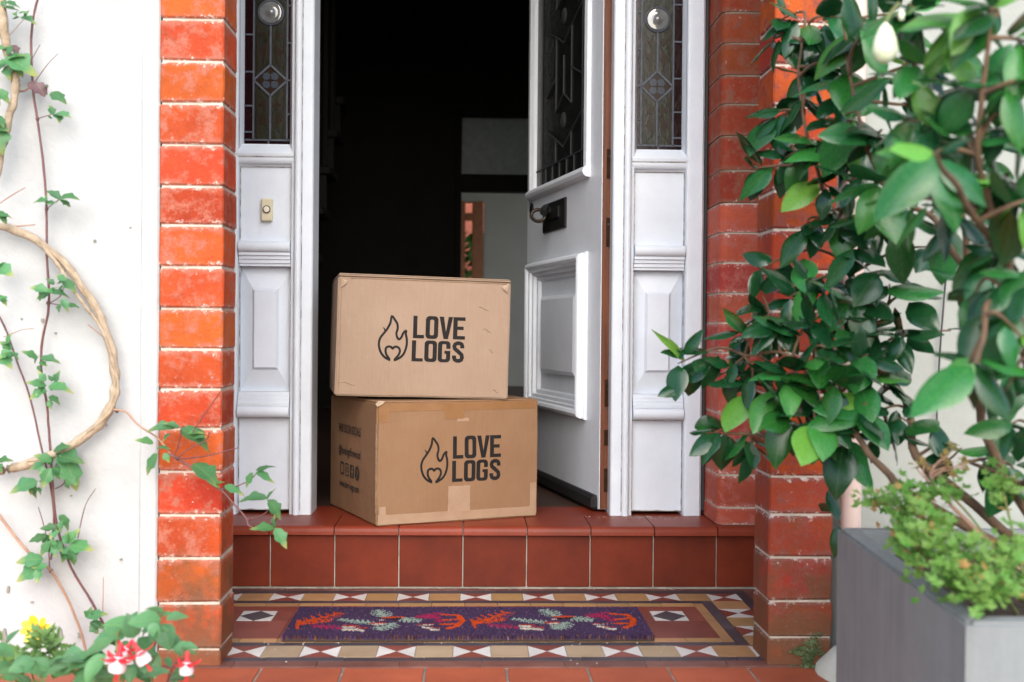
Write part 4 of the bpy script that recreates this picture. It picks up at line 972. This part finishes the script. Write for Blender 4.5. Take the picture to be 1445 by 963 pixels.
VL = [(16, 66, 178, 26), (10, 82, -24, 50), (14, 86, -42, 32), (8, 92, 205, 26), (-4, 128, -40, 24), (-3, 163, -55, 22), (-4, 180, -72, 42), (8, 3, -20, 24), (6, 11, -8, 22), (27, 18, 5, 13), (27, 25, 178, 11), (30, 25, -14, 24), (17, 64, -50, 18),
      (60, 122, -60, 14), (73, 131, -28, 28), (74, 162, 96, 15), (80, 160, -16, 28), (75, 162, -38, 13), (84, 282, 132, 24), (86, 280, 9, 28), (85, 283, -28, 16), (66, 284, 176, 21), (64, 288, 8, 18), (66, 412, 154, 26), (76, 402, 130, 14),
      (90, 395, -38, 26), (92, 396, 140, 16), (70, 414, 195, 20), (72, 413, -2, 26), (88, 423, -55, 20), (95, 430, -4, 18), (-3, 375, -30, 34), (-4, 418, -30, 22), (52, 506, 142, 24), (58, 506, -4, 28), (56, 511, -25, 15), (16, 494, 130, 20),
      (14, 496, -150, 20), (16, 498, -30, 16), (10, 484, 70, 16), (2, 502, -40, 26), (-3, 298, -48, 24), (62, 550, 205, 24), (62, 545, 158, 26), (78, 540, 70, 20), (70, 546, -2, 34), (64, 538, 120, 18), (70, 560, -25, 20), (58, 548, -120, 14),
      (76, 636, 22, 28), (72, 652, 150, 26), (84, 645, -2, 38), (94, 650, -62, 46), (72, 662, -112, 30), (62, 655, 200, 22), (52, 680, 195, 40), (50, 682, -102, 22), (94, 675, -25, 20), (56, 680, 12, 14), (76, 660, -30, 22), (-4, 652, 15, 24),
      (84, 728, -48, 26), (80, 746, 175, 24), (66, 757, 185, 26), (76, 764, -40, 24), (94, 766, 50, 28), (100, 769, -2, 34), (60, 790, 172, 36), (58, 800, 205, 40), (66, 800, 175, 22), (96, 774, -55, 26), (70, 765, 230, 24), (88, 780, 10, 24), (72, 775, 100, 24),
      (124, 870, 15, 28), (128, 878, -20, 26)]
VL += [(x+random.uniform(-5, 5), y+random.uniform(-3, 8), a+random.choice((-1, 1))*random.uniform(35, 75), ln*random.uniform(.5, .75)) for x, y, a, ln in VL if random.random() < .75]
for x, y, a, ln in VL:
    yy = 2.105+random.uniform(-.012, .012); p = at(x, y, yy); q = at(x+ln*math.cos(R(a)), y-ln*math.sin(R(a)), yy); d = q-p
    s = d.length*1.05; d.y -= s*random.uniform(.0, .45)
    m_ = 'clematis_purple' if (x, y) in ((60, 122), (17, 64)) else 'clematis_leaf'
    leaf(vine, vb, 'clematis', m_, p, d, (random.uniform(-.5, .5), -.6, .8), s*.95, random.uniform(.60, .85))
for x, y, a, ln in [(40, 118, -25, 20), (52, 118, -55, 22)]:
    p = at(x, y, 2.11); q = at(x+ln*math.cos(R(a)), y-ln*math.sin(R(a)), 2.11); leaf(vine, vb, 'clematis', 'clematis_purple', p, q-p, (0, -.8, .75), (q-p).length)
SP = [(247, 604, 175, 38), (252, 604, 150, 22), (256, 607, -22, 48), (262, 612, 10, 26), (274, 620, 20, 20), (222, 641, 232, 32), (216, 626, 160, 26), (222, 632, 5, 20), (232, 640, -60, 14), (274, 655, -32, 50), (304, 683, 15, 14),
      (318, 686, -14, 30), (362, 664, 24, 26), (362, 667, -28, 30), (357, 668, 232, 22), (376, 704, 174, 38), (377, 706, 58, 22), (380, 706, -54, 32), (388, 745, 98, 20), (386, 746, 172, 32), (389, 746, -54, 32), (240, 612, 220, 16)]
for x, y, a, ln in SP:
    yy = 2.10-.04*max(0, (x-240)/150); p = at(x, y, yy); q = at(x+ln*math.cos(R(a)), y-ln*math.sin(R(a)), yy); d = q-p; s = d.length*1.05; d.y -= s*random.uniform(0, .3)
    leaf(vine, vb, 'clematis', 'clematis_leaf', p, d, (random.uniform(-.5, .5), -.5, .9), s, random.uniform(.55, .8))

# ------------------------------------------------------------------ fuchsia and daisy at the foot of the wall
fb = at(210, 1010, 1.72); fb.z = -.03
fu = thing('fuchsia_plant', 'fuchsia with hanging red and white flowers at the foot of the white wall', 'plant', fb)
def fstem(pts, r, m='stem_green', y=1.72):
    G().tube(spline([fb] + [at(px, py, y+dy) for px, py, dy in pts], 5), r, 6).obj('stem', m, fu, smooth=60)
fstem([(215, 940, 0), (222, 890, 0), (226, 862, 0)], .0022); fstem([(170, 950, -.05), (165, 905, -.05), (168, 890, -.05)], .002); fstem([(120, 955, .05), (105, 920, .05)], .002); fstem([(240, 950, -.04), (262, 930, -.04), (264, 922, -.04)], .0018, 'stem_purple')
fstem([(60, 960, 0), (30, 930, .02)], .0018)
FLV0 = [(232, 866, 150, 36), (228, 870, 30, 22), (234, 872, 6, 44), (228, 874, 178, 62), (226, 878, -120, 44), (230, 880, -70, 52), (224, 884, 235, 46), (238, 895, -50, 40), (190, 885, 168, 58), (185, 878, 60, 24), (178, 892, 190, 60), (195, 900, -40, 50),
       (160, 905, 200, 70), (165, 912, -20, 50), (150, 925, 190, 80), (130, 930, 175, 60), (140, 945, 210, 70), (100, 940, 160, 50), (205, 920, -60, 54), (215, 930, -100, 46), (245, 915, 15, 40), (256, 912, 5, 36), (180, 940, -20, 60), (120, 955, 10, 60),
       (70, 950, 150, 60), (50, 935, 190, 50), (60, 955, 30, 60), (20, 925, 150, 50), (30, 950, 170, 50), (10, 910, 60, 36), (200, 955, 20, 70), (150, 955, 160, 60), (240, 955, 20, 50), (90, 925, 30, 40), (250, 940, -30, 40), (15, 945, 40, 46)]
FLV = []
for x, y, a, ln in FLV0:
    FLV.append((x, y, a, ln*.72)); FLV.append((x+random.uniform(-16, 16), y+random.uniform(-4, 22), a+random.uniform(-90, 90), ln*random.uniform(.4, .6)))
for x, y, a, ln in FLV:
    yy = 1.72+random.uniform(-.09, .09); p = at(x, y, yy); q = at(x+ln*math.cos(R(a)), y-ln*math.sin(R(a)), yy); d = q-p; s = d.length*1.05; d.y -= s*random.uniform(0, .5)
    leaf(fu, fb, 'fuchsia', 'fuchsia_leaf', p, d, (random.uniform(-.5, .5), -.4, 1), s, random.uniform(.65, .9))
def fuchsia(px, py, y, s, tilt=0):
    p = at(px, py, y); f = G().lathe([(.003, .022), (.0045, .018), (.0045, .006), (.007, .0)], (0, 0, 0), 'z', 10)
    M = Matrix.Translation(p) @ Matrix.Rotation(tilt, 4, 'Y') @ Matrix.Scale(s, 4)
    o = f.xf(M).obj('flower', 'petal_red', fu, smooth=60); BASE[o.name] = fb
    for k in range(4):
        a = R(45+90*k+tilt*30); d = Vector((math.cos(a), math.sin(a), .25)); sp_ = G(); n = 5; vs = []; fs = []
        for i in range(n+1):
            t = i/n; c_ = d*(.034*t) + Vector((0, 0, -.012*math.sin(t*2.2))); w_ = .0085*math.sin(math.pi*min(.97, t*.85+.12)); side = Vector((-math.sin(a), math.cos(a), 0))*w_
            vs += [c_-side, c_+Vector((0, 0, .002)), c_+side]
        for i in range(n): fs += [(i*3, i*3+1, i*3+4, i*3+3), (i*3+1, i*3+2, i*3+5, i*3+4)]
        sp_.add(vs, fs).xf(M).obj('sepal', 'petal_red', o, smooth=60)
    G().lathe([(.005, .001), (.013, -.008), (.0155, -.018), (.014, -.026), (.011, -.024)], (0, 0, 0), 'z', 12).xf(M).obj('corolla', 'petal_white', o, smooth=60)
    st_ = G()
    for k in range(3): st_.tube([(0, 0, -.015), (.003*k-.003, .002, -.045)], .0009, 5)
    st_.xf(M).obj('stamen', 'petal_red', o)
fuchsia(168, 926, 1.62, .82, .15); fuchsia(196, 920, 1.61, .70, -.55); fuchsia(264, 934, 1.64, .66, .05); fuchsia(180, 914, 1.66, .6, .6)
yb_ = at(70, 1000, 1.9); yb_.z = -.03
yd = thing('yellow_daisy', 'yellow daisy with ferny leaves at the foot of the white wall', 'flower', yb_)
c0 = at(53, 887, 1.88)
G().tube(spline([yb_, at(45, 950, 1.89), at(50, 910, 1.885), c0+Vector((0, .006, -.004))], 5), .0015, 6).obj('stem', 'stem_green', yd, smooth=60)
def daisy(c, s, par):
    for k in range(8):
        a = 2*math.pi*k/8+.2; d = Vector((math.cos(a), -.35, math.sin(a)*.75)).normalized(); sd_ = d.cross(Vector((0, -1, .6))).normalized(); g_ = G(); vs = []
        for t, w_ in ((.15, .25), (.5, 1), (.8, .9), (1, .35)): vs += [c+d*(s*t)-sd_*(s*.26*w_), c+d*(s*t)+sd_*(s*.26*w_)]
        g_.add(vs, [(0, 1, 3, 2), (2, 3, 5, 4), (4, 5, 7, 6)]).obj('petal', 'petal_yellow', par, smooth=60)
    G().lathe([(.001, -.3*s), (.22*s, -.26*s), (.26*s, -.1*s), (.1*s, 0)], c, 'y', 10).obj('eye', 'flower_eye', par, smooth=60)
daisy(c0, .026, yd)
fg = G(); rf = random.Random(5)
for k in range(170):
    u = rf.random(); cxp, cyp, sx_, sy_ = rf.choice([(55, 925, 30, 26), (30, 945, 36, 20), (95, 945, 34, 16), (60, 905, 20, 14), (12, 935, 18, 20)])
    p = at(rf.gauss(cxp, sx_*.5), rf.gauss(cyp, sy_*.6), 1.88+rf.uniform(-.04, .04)); d = Vector((rf.uniform(-1, 1), rf.uniform(-.6, .2), rf.uniform(-.1, 1))).normalized()
    for s in (-1, 0, 1):
        q = (d+Vector((s*.7, 0, .1*s))).normalized()*rf.uniform(.012, .02); n_ = q.cross(Vector((0, -1, .3))).normalized()*.0018; fg.add([p-n_, p+q*.6-n_*1.5, p+q, p+q*.6+n_*1.5, p+n_], [(0, 1, 2, 3, 4)])
tag(fg.obj('ferny_foliage', 'fern_leaf', yd), kind='stuff')
G().tube(spline([yb_, at(110, 960, 1.9), at(136, 924, 1.9)], 5), .0012, 6).obj('stem', 'stem_green', yd)
daisy(at(137, 921, 1.895), .009, yd)

# ------------------------------------------------------------------ planter, shrub and low foliage
pl = thing('planter', 'square grey concrete planter box holding the glossy shrub', 'planter', (.86, 1.57, 0))
PX0, PX1, PY0, PY1, PZ, PT = .545, 1.16, 1.262, 1.885, .300, .032
sk = .055
def pq(x, y): return (x+sk*(y-PY0)/(PY1-PY0), y)
for quad in ([pq(PX0, PY0), pq(PX0+PT, PY0+PT), pq(PX0+PT, PY1-PT), pq(PX0, PY1)], [pq(PX1-PT, PY0+PT), pq(PX1, PY0), pq(PX1, PY1), pq(PX1-PT, PY1-PT)],
             [pq(PX0, PY0), pq(PX1, PY0), pq(PX1-PT, PY0+PT), pq(PX0+PT, PY0+PT)], [pq(PX0+PT, PY1-PT), pq(PX1-PT, PY1-PT), pq(PX1, PY1), pq(PX0, PY1)]):
    gw = G().poly(quad, -.028, PZ); me = gw.mesh('side', (.86, 1.57, 0)); bm = bmesh.new(); bm.from_mesh(me)
    bmesh.ops.bevel(bm, geom=[e for e in bm.edges if all(v.co.z > PZ-.01 for v in e.verts)], offset=.004, segments=2, affect='EDGES'); bm.to_mesh(me); bm.free()
    link('side', me, 'concrete', pl)
gs = rough_wall(0, 1, 0, 0, 1, 20, 20, 0)
for v in gs.v:
    x, y = pq(PX0+PT+v.x*(PX1-PX0-2*PT), PY0+PT+v.z*(PY1-PY0-2*PT)); v.x, v.y, v.z = x, y, .262+.018*noise.noise(Vector((x*14, y*14, 0)))
gs.obj('soil', 'soil', pl, smooth=60)
base = Vector((.86, 1.62, .255))
sh = thing('camellia_shrub', 'glossy dark green camellia shrub growing in the grey planter', 'shrub', base)
LIMBS = [
    [(0, 0, 0), at(1290, 700, 1.66), at(1250, 665, 1.70), at(1215, 625, 1.76), at(1190, 590, 1.80), at(1150, 540, 1.84), at(1100, 500, 1.88), at(1050, 500, 1.92)],
    [(0, 0, 0), at(1310, 660, 1.72), at(1285, 590, 1.80), at(1262, 530, 1.86), at(1235, 470, 1.90), at(1205, 400, 1.93), at(1180, 310, 1.93), at(1150, 230, 1.89), at(1130, 140, 1.92), at(1130, 60, 1.94)],
    [(0, 0, 0), at(1400, 640, 1.60), at(1385, 520, 1.56), at(1372, 400, 1.54), at(1362, 320, 1.52), at(1345, 240, 1.50), at(1310, 150, 1.48), at(1280, 60, 1.46)],
    [at(1372, 385, 1.54), at(1340, 345, 1.56), at(1310, 305, 1.60), at(1260, 270, 1.64), at(1220, 200, 1.66), at(1200, 110, 1.70), at(1190, 40, 1.74)],
    [(0, 0, 0), at(1470, 600, 1.40), at(1440, 480, 1.32), at(1425, 370, 1.30), at(1395, 290, 1.28), at(1380, 200, 1.24), at(1390, 100, 1.22), at(1400, 20, 1.22)],
    [at(1440, 480, 1.32), at(1400, 430, 1.26), at(1385, 480, 1.20), at(1378, 510, 1.14)],
    [(0, 0, 0), at(1470, 690, 1.50), at(1440, 680, 1.55), at(1400, 665, 1.60), at(1360, 650, 1.66)],
    [at(1190, 590, 1.80), at(1120, 610, 1.86), at(1060, 615, 1.90), at(1020, 612, 1.93)],
    [at(1425, 370, 1.30), at(1370, 300, 1.20), at(1330, 240, 1.12), at(1318, 215, 1.10)],
]
nodes = []
for L_ in LIMBS:
    L_ = [base.copy() if tuple(p) == (0, 0, 0) else Vector(p) for p in L_]
    P = spline(L_, 6); k = len(P); big = L_[0] == base
    r0, r1 = (.0080, .0022) if big else (.0055, .0020)
    P = [p+noise.noise_vector(p*18)*.006*(i > 0) for i, p in enumerate(P)]
    G().tube(P, [r0+(r1-r0)*(i/(k-1))**.7 for i in range(k)], 8).obj('limb', 'bark', sh, smooth=60)
    nodes += P[4:]
CL = [(1100, 60, 1.98, 6, .9), (1180, 170, 1.88, 7, .95), (1190, 215, 1.84, 7, .95), (1185, 310, 1.86, 6, .9), (1112, 34, 1.96, 6, .88), (1150, 52, 1.95, 6, .9), (1128, 105, 1.95, 6, .9), (1178, 30, 1.86, 5, .9), (1170, 95, 1.90, 6, .95), (1096, 168, 1.96, 6, .95), (1132, 150, 1.92, 6, .95), (1185, 130, 1.80, 5, 1), (1205, 185, 1.78, 6, 1), (1072, 238, 1.96, 5, .9),
      (1112, 225, 1.93, 6, .9), (1152, 205, 1.88, 6, .95), (1165, 262, 1.86, 5, .95), (1150, 318, 1.92, 4, .9), (1195, 255, 1.76, 5, 1), (1210, 60, 1.72, 6, 1),
      (1084, 378, 1.97, 4, .85), (1076, 428, 1.96, 6, .9), (1126, 420, 1.92, 5, .95), (1045, 478, 1.96, 5, .95), (1098, 468, 1.88, 7, .95), (1148, 452, 1.86, 6, .95), (1165, 500, 1.80, 6, 1), (968, 512, 1.97, 5, .92), (1052, 545, 1.93, 6, .92),
      (1118, 528, 1.82, 7, 1), (1178, 548, 1.78, 6, 1), (1205, 430, 1.86, 5, .9), (1250, 410, 1.86, 3, .9), (1012, 612, 1.95, 6, .92), (1060, 628, 1.92, 6, .92), (1112, 590, 1.83, 6, 1), (1162, 600, 1.78, 7, 1), (1208, 590, 1.78, 6, 1), (1185, 632, 1.82, 6, .95),
      (1180, 730, 1.90, 3, .8), (1232, 470, 1.88, 5, .85), (1262, 545, 1.84, 5, .85), (1225, 540, 1.80, 5, .9), (1140, 565, 1.85, 6, .95), (1205, 350, 1.84, 4, .9), (1090, 560, 1.88, 5, .95), (1280, 600, 1.78, 4, .9), (1240, 620, 1.80, 4, .9),
      (1240, 40, 1.62, 7, 1), (1290, 25, 1.42, 6, 1), (1340, 40, 1.32, 7, 1), (1395, 25, 1.22, 7, 1), (1440, 60, 1.22, 6, 1), (1250, 110, 1.55, 7, 1), (1300, 95, 1.36, 6, 1), (1352, 125, 1.28, 7, 1), (1410, 125, 1.22, 7, 1), (1440, 190, 1.24, 6, 1), (1232, 200, 1.64, 6, 1),
      (1282, 170, 1.44, 6, 1), (1330, 190, 1.30, 6, .9), (1385, 190, 1.28, 7, 1), (1248, 262, 1.60, 6, 1), (1320, 228, 1.24, 5, .9), (1290, 290, 1.40, 4, 1), (1405, 265, 1.28, 7, 1), (1440, 290, 1.20, 6, 1), (1225, 318, 1.76, 4, .9), (1262, 330, 1.70, 4, .95), (1340, 290, 1.40, 4, 1),
      (1235, 385, 1.84, 5, .85), (1270, 480, 1.84, 5, .8), (1215, 510, 1.80, 6, .9), (1290, 430, 1.86, 3, .8), (1330, 470, 1.9, 2, .8), (1250, 580, 1.82, 5, .8), (1150, 400, 1.92, 6, .9), (1180, 460, 1.84, 6, .9), (1085, 510, 1.92, 6, .9), (1030, 520, 1.95, 5, .9), (1302, 352, 1.80, 3, .85), (1392, 352, 1.36, 4, .95), (1440, 395, 1.26, 4, .95), (1390, 420, 1.34, 4, .95), (1430, 470, 1.24, 4, 1), (1376, 518, 1.26, 3, .9), (1425, 545, 1.28, 3, .9), (1415, 350, 1.40, 5, .8), (1435, 430, 1.40, 4, .8), (1400, 480, 1.45, 4, .8), (1330, 330, 1.60, 5, .8), (1360, 400, 1.60, 4, .8), (1435, 520, 1.5, 4, .8), (1390, 650, 1.66, 5, .8), (1425, 665, 1.62, 4, .85), (1345, 640, 1.72, 4, .8),
      (1310, 640, 1.74, 3, .8), (1440, 610, 1.45, 3, .95), (1270, 20, 1.75, 5, .9), (1320, 140, 1.7, 5, .9), (1370, 60, 1.6, 5, .9), (1420, 200, 1.6, 5, .9), (1270, 230, 1.75, 5, .9), (1360, 230, 1.65, 5, .9)]
rl = random.Random(21); LEAVES = []
YOUNG = {(1112, 34), (1098, 468), (1052, 545), (1430, 470), (968, 512), (1340, 40), (1128, 105)}
for cx_, cy_, yy, n, s in CL:
    n += 1 if n > 4 else 0
    if yy < 1.5: n += 2; s *= .80
    c_ = at(cx_, cy_, yy); nb = min(nodes, key=lambda q: (q-c_).length + .35*max(0, q.z-c_.z)); d = c_-nb
    tip = c_ + d.normalized()*.015; mid = nb.lerp(tip, .5)+Vector((rl.uniform(-.02, .02), rl.uniform(-.02, .02), rl.uniform(-.005, .03)))
    tw = spline([nb, mid, tip], 5); G().tube(tw, [.0032-.0020*i/(len(tw)-1) for i in range(len(tw))], 6).obj('twig', 'bark', sh, smooth=60)
    dd = (tw[-1]-tw[-3]).normalized()
    for k in range(n):
        t = 1-.75*k/max(1, n-1)*min(1, .11/max(.05, d.length)); p = tw[-1].lerp(tw[max(0, len(tw)-1-int(len(tw)*.7))], 1-t)
        a = k*2.4+rl.uniform(-.4, .4); sx_ = dd.orthogonal().normalized(); sy_ = dd.cross(sx_)
        out = (sx_*math.cos(a)+sy_*math.sin(a))
        ld = (out*rl.uniform(.7, 1.2)+dd*rl.uniform(.0, .9)+Vector((rl.uniform(-.3, .3), -.1+rl.uniform(-.3, .3), -.15+rl.uniform(-.45, .40)))).normalized()
        LEAVES.append((p+out*.004, ld, Vector((rl.uniform(-.6, .6), -.55+rl.uniform(-.5, .5), 1)), s*rl.uniform(.050, .090), 'camellia_young' if ((cx_, cy_) in YOUNG and k in (0, 1)) or rl.random() < (.12 if yy < 1.4 else .03) else ('camellia_mid' if rl.random() < .22 else 'camellia_leaf'), rl.uniform(.85, 1.25)))
# hand placed leaves that read singly in the photograph: tip pixel, base pixel, depth
for x0, y0, x1, y1, yy, m_ in ((1372, 518, 1290, 575, 1.22, 'camellia_leaf'), (1376, 520, 1436, 585, 1.24, 'camellia_leaf'), (1320, 222, 1240, 290, 1.20, 'camellia_leaf'), (1322, 226, 1398, 272, 1.20, 'camellia_leaf'), (1322, 228, 1366, 312, 1.20, 'camellia_leaf'),
                               (1316, 214, 1262, 206, 1.12, 'camellia_young'), (1326, 214, 1362, 190, 1.12, 'camellia_young'), (1395, 380, 1372, 436, 1.36, 'camellia_leaf'), (1385, 445, 1362, 512, 1.30, 'camellia_leaf'), (1430, 440, 1412, 520, 1.28, 'camellia_leaf'),
                               (1250, 412, 1330, 398, 1.84, 'camellia_leaf'), (962, 545, 932, 552, 1.97, 'camellia_leaf'), (968, 540, 1000, 508, 1.97, 'camellia_leaf'), (966, 500, 985, 466, 1.97, 'camellia_leaf'), (966, 500, 936, 494, 1.97, 'camellia_young'), (1018, 612, 975, 636, 1.95, 'camellia_leaf')):
    p, q = at(x0, y0, yy), at(x1, y1, yy-.02); LEAVES.append((p, q-p, Vector((rl.uniform(-.2, .2), -.7, .8)), (q-p).length*1.06, m_, .95))
def shown(L_): return L_[3]/L_[0].y
LEAVES.sort(key=shown, reverse=True)
for p, d, up, s, m_, ws in LEAVES[:300]: leaf(sh, base, 'camellia', m_, p, d, up, s, ws)
rest = G()
for p, d, up, s, m_, ws in LEAVES[300:]:
    me = LV[('camellia', 'camellia_leaf', rl.randrange(5))]; M = leaf_M(p, d, up, s, ws); rest.add([M @ v.co for v in me.vertices], [list(f.vertices) for f in me.polygons])
if rest.v: tag(rest.obj('leaf_mass', 'camellia_leaf', sh, smooth=60), kind='stuff')
# flower buds
bp = at(1249, 62, 1.30)
G().lathe([(.001, .024), (.007, .018), (.0125, .004), (.0145, -.008), (.010, -.018), (.003, -.022)], bp, 'z', 14).obj('flower_bud', 'bud_white', sh, smooth=60)
G().lathe([(.001, .006), (.004, .002), (.003, -.005), (.001, -.006)], at(1272, 22, 1.32), 'z', 10).obj('flower_bud', 'bud_white', sh, smooth=60)
G().tube(spline([at(1249, 44, 1.30), at(1253, 25, 1.31), at(1268, 5, 1.33)], 4), .0022, 6).obj('twig', 'stem_green', sh, smooth=60)
# low foliage spilling over the rim
lb = Vector((.72, 1.50, .262)); lo = thing('low_foliage_plant', 'small yellow-green leafy plant spilling over the rim of the grey planter', 'plant', lb)
g1, g2 = G(), G(); rq = random.Random(9)
def lobed(g_, p, d, up, s):
    M = leaf_M(p, d, up, s); vs = [(0, 0, 0)]
    for k in range(11):
        a = R(-150+30*k); r_ = (.62 if k % 2 else .42)*(1.0 if abs(k-5) < 3 else .8); vs.append((.35+r_*math.cos(a), r_*math.sin(a), .12*(k % 2)-.1*r_))
    vs.append((.35, 0, 0)); n = len(vs)-1
    g_.add([M @ Vector(v) for v in vs], [(n, k, k+1) for k in range(1, 11)])
ZONES = [(1240, 705, 28, 14, 1.62, 40), (1285, 715, 30, 26, 1.52, 90), (1310, 765, 36, 34, 1.42, 150), (1350, 800, 42, 34, 1.36, 150), (1400, 830, 36, 26, 1.34, 120), (1420, 775, 26, 30, 1.40, 60), (1330, 690, 40, 18, 1.55, 60), (1415, 690, 22, 24, 1.50, 40), (1270, 750, 22, 24, 1.50, 50), (1385, 855, 40, 12, 1.31, 50)]
stems = G()
for cx_, cy_, sx_, sy_, yy, n in ZONES:
    c0 = at(cx_, cy_, yy); stems.tube(spline([lb+Vector((rq.uniform(-.03, .10), rq.uniform(-.06, .06), 0)), lb.lerp(c0, .6)+Vector((0, 0, .02)), c0], 4), .0018, 6)
    for k in range(n):
        p = at(rq.gauss(cx_, sx_*.62), rq.gauss(cy_, sy_*.62), yy+rq.gauss(0, .03))
        if p.z < .318 and p.y < PY0+.09: p.z = .318+rq.random()*.03
        d = Vector((rq.uniform(-1, 1), rq.uniform(-1, .3), rq.uniform(-.5, .7))); lobed(g2 if rq.random() < (.09 if cy_ < 800 else .03) else g1, p, d, Vector((rq.uniform(-.5, .5), -.6, .9)), rq.uniform(.010, .020))
tag(g1.obj('leaves', 'low_leaf', lo), kind='stuff'); tag(g2.obj('dry_leaves', 'low_leaf_dry', lo), kind='stuff'); stems.obj('stem', 'stem_green', lo, smooth=60)
dead = G()
for k in range(7):
    x, y = 1300+rq.uniform(-14, 70), 628+rq.uniform(0, 34); p = at(x, y, 1.58); stems2 = G().tube(spline([lb+Vector((.06, .03, 0)), at(1320, 690, 1.57), p], 4), .0011, 5).obj('stem', 'stem_tan', lo)
    for j in range(6): lobed(dead, p+Vector((rq.uniform(-.006, .006), rq.uniform(-.006, .006), rq.uniform(-.004, .006))), Vector((rq.uniform(-1, 1), rq.uniform(-1, 1), rq.uniform(-.3, 1))), Vector((0, -.6, 1)), .009)
dead.obj('dead_flowers', 'low_leaf_dry', lo)
# white stone and moss at the foot of the red pier
gst = G().lathe([(.02, -.08), (.085, -.06), (.10, 0), (.088, .05), (.06, .085), (.02, .10)], (0, 0, 0), 'z', 18)
for v in gst.v: v += noise.noise_vector(v*14)*.012; v.x *= .75; v.z *= .85
for v in gst.v: v += Vector((.700, 2.085, -.030))
tag(gst.obj('white_stone', 'stone_white', smooth=60), 'rounded white stone between the red pier and the planter', 'stone')
gm = G(); rz = random.Random(17)
for k in range(1700):
    t = rz.random(); p = Vector((.556+t*.135, 2.1485-rz.random()*.003, -.004+rz.random()**1.5*(.02+.10*t*t)))
    if noise.noise(p*30) < -.05: continue
    if rz.random() < .15: p.y -= rz.random()*.02; p.z = 0
    r_ = rz.uniform(.0015, .0038); gm.add([p+Vector((-r_, 0, 0)), p+Vector((0, -r_, 0)), p+Vector((r_, 0, 0)), p+Vector((0, r_, 0)), p+Vector((0, -r_*.3, r_))], [(0, 1, 4), (1, 2, 4), (2, 3, 4), (3, 0, 4)])
tag(gm.obj('moss', 'moss'), 'moss growing at the foot of the red pier', 'moss', kind='stuff')
# grit on the step and floor
gr = G(); rg = random.Random(23)
for k in range(150):
    if k < 70: x, y, z = rg.gauss(.43, .06), rg.uniform(2.90, 2.949), .1502
    elif k < 110: x, y, z = rg.uniform(-.5, .4), rg.choice([rg.uniform(2.29, 2.306), rg.uniform(2.14, 2.29)]), .0006
    else: x, y, z = rg.uniform(-.5, .6), rg.uniform(2.76, 2.785), .0006
    r_ = rg.uniform(.0006, .0018); p = Vector((x, y, z)); gr.add([p+Vector((-r_, -r_*.6, 0)), p+Vector((r_, -r_, 0)), p+Vector((r_*.6, r_, 0)), p+Vector((-r_, r_*.7, 0)), p+Vector((0, 0, r_*1.2))], [(0, 1, 4), (1, 2, 4), (2, 3, 4), (3, 0, 4)])
tag(gr.obj('grit', 'grout_pale'), 'crumbs of grit and plaster on the step and mosaic', 'grit', kind='stuff')
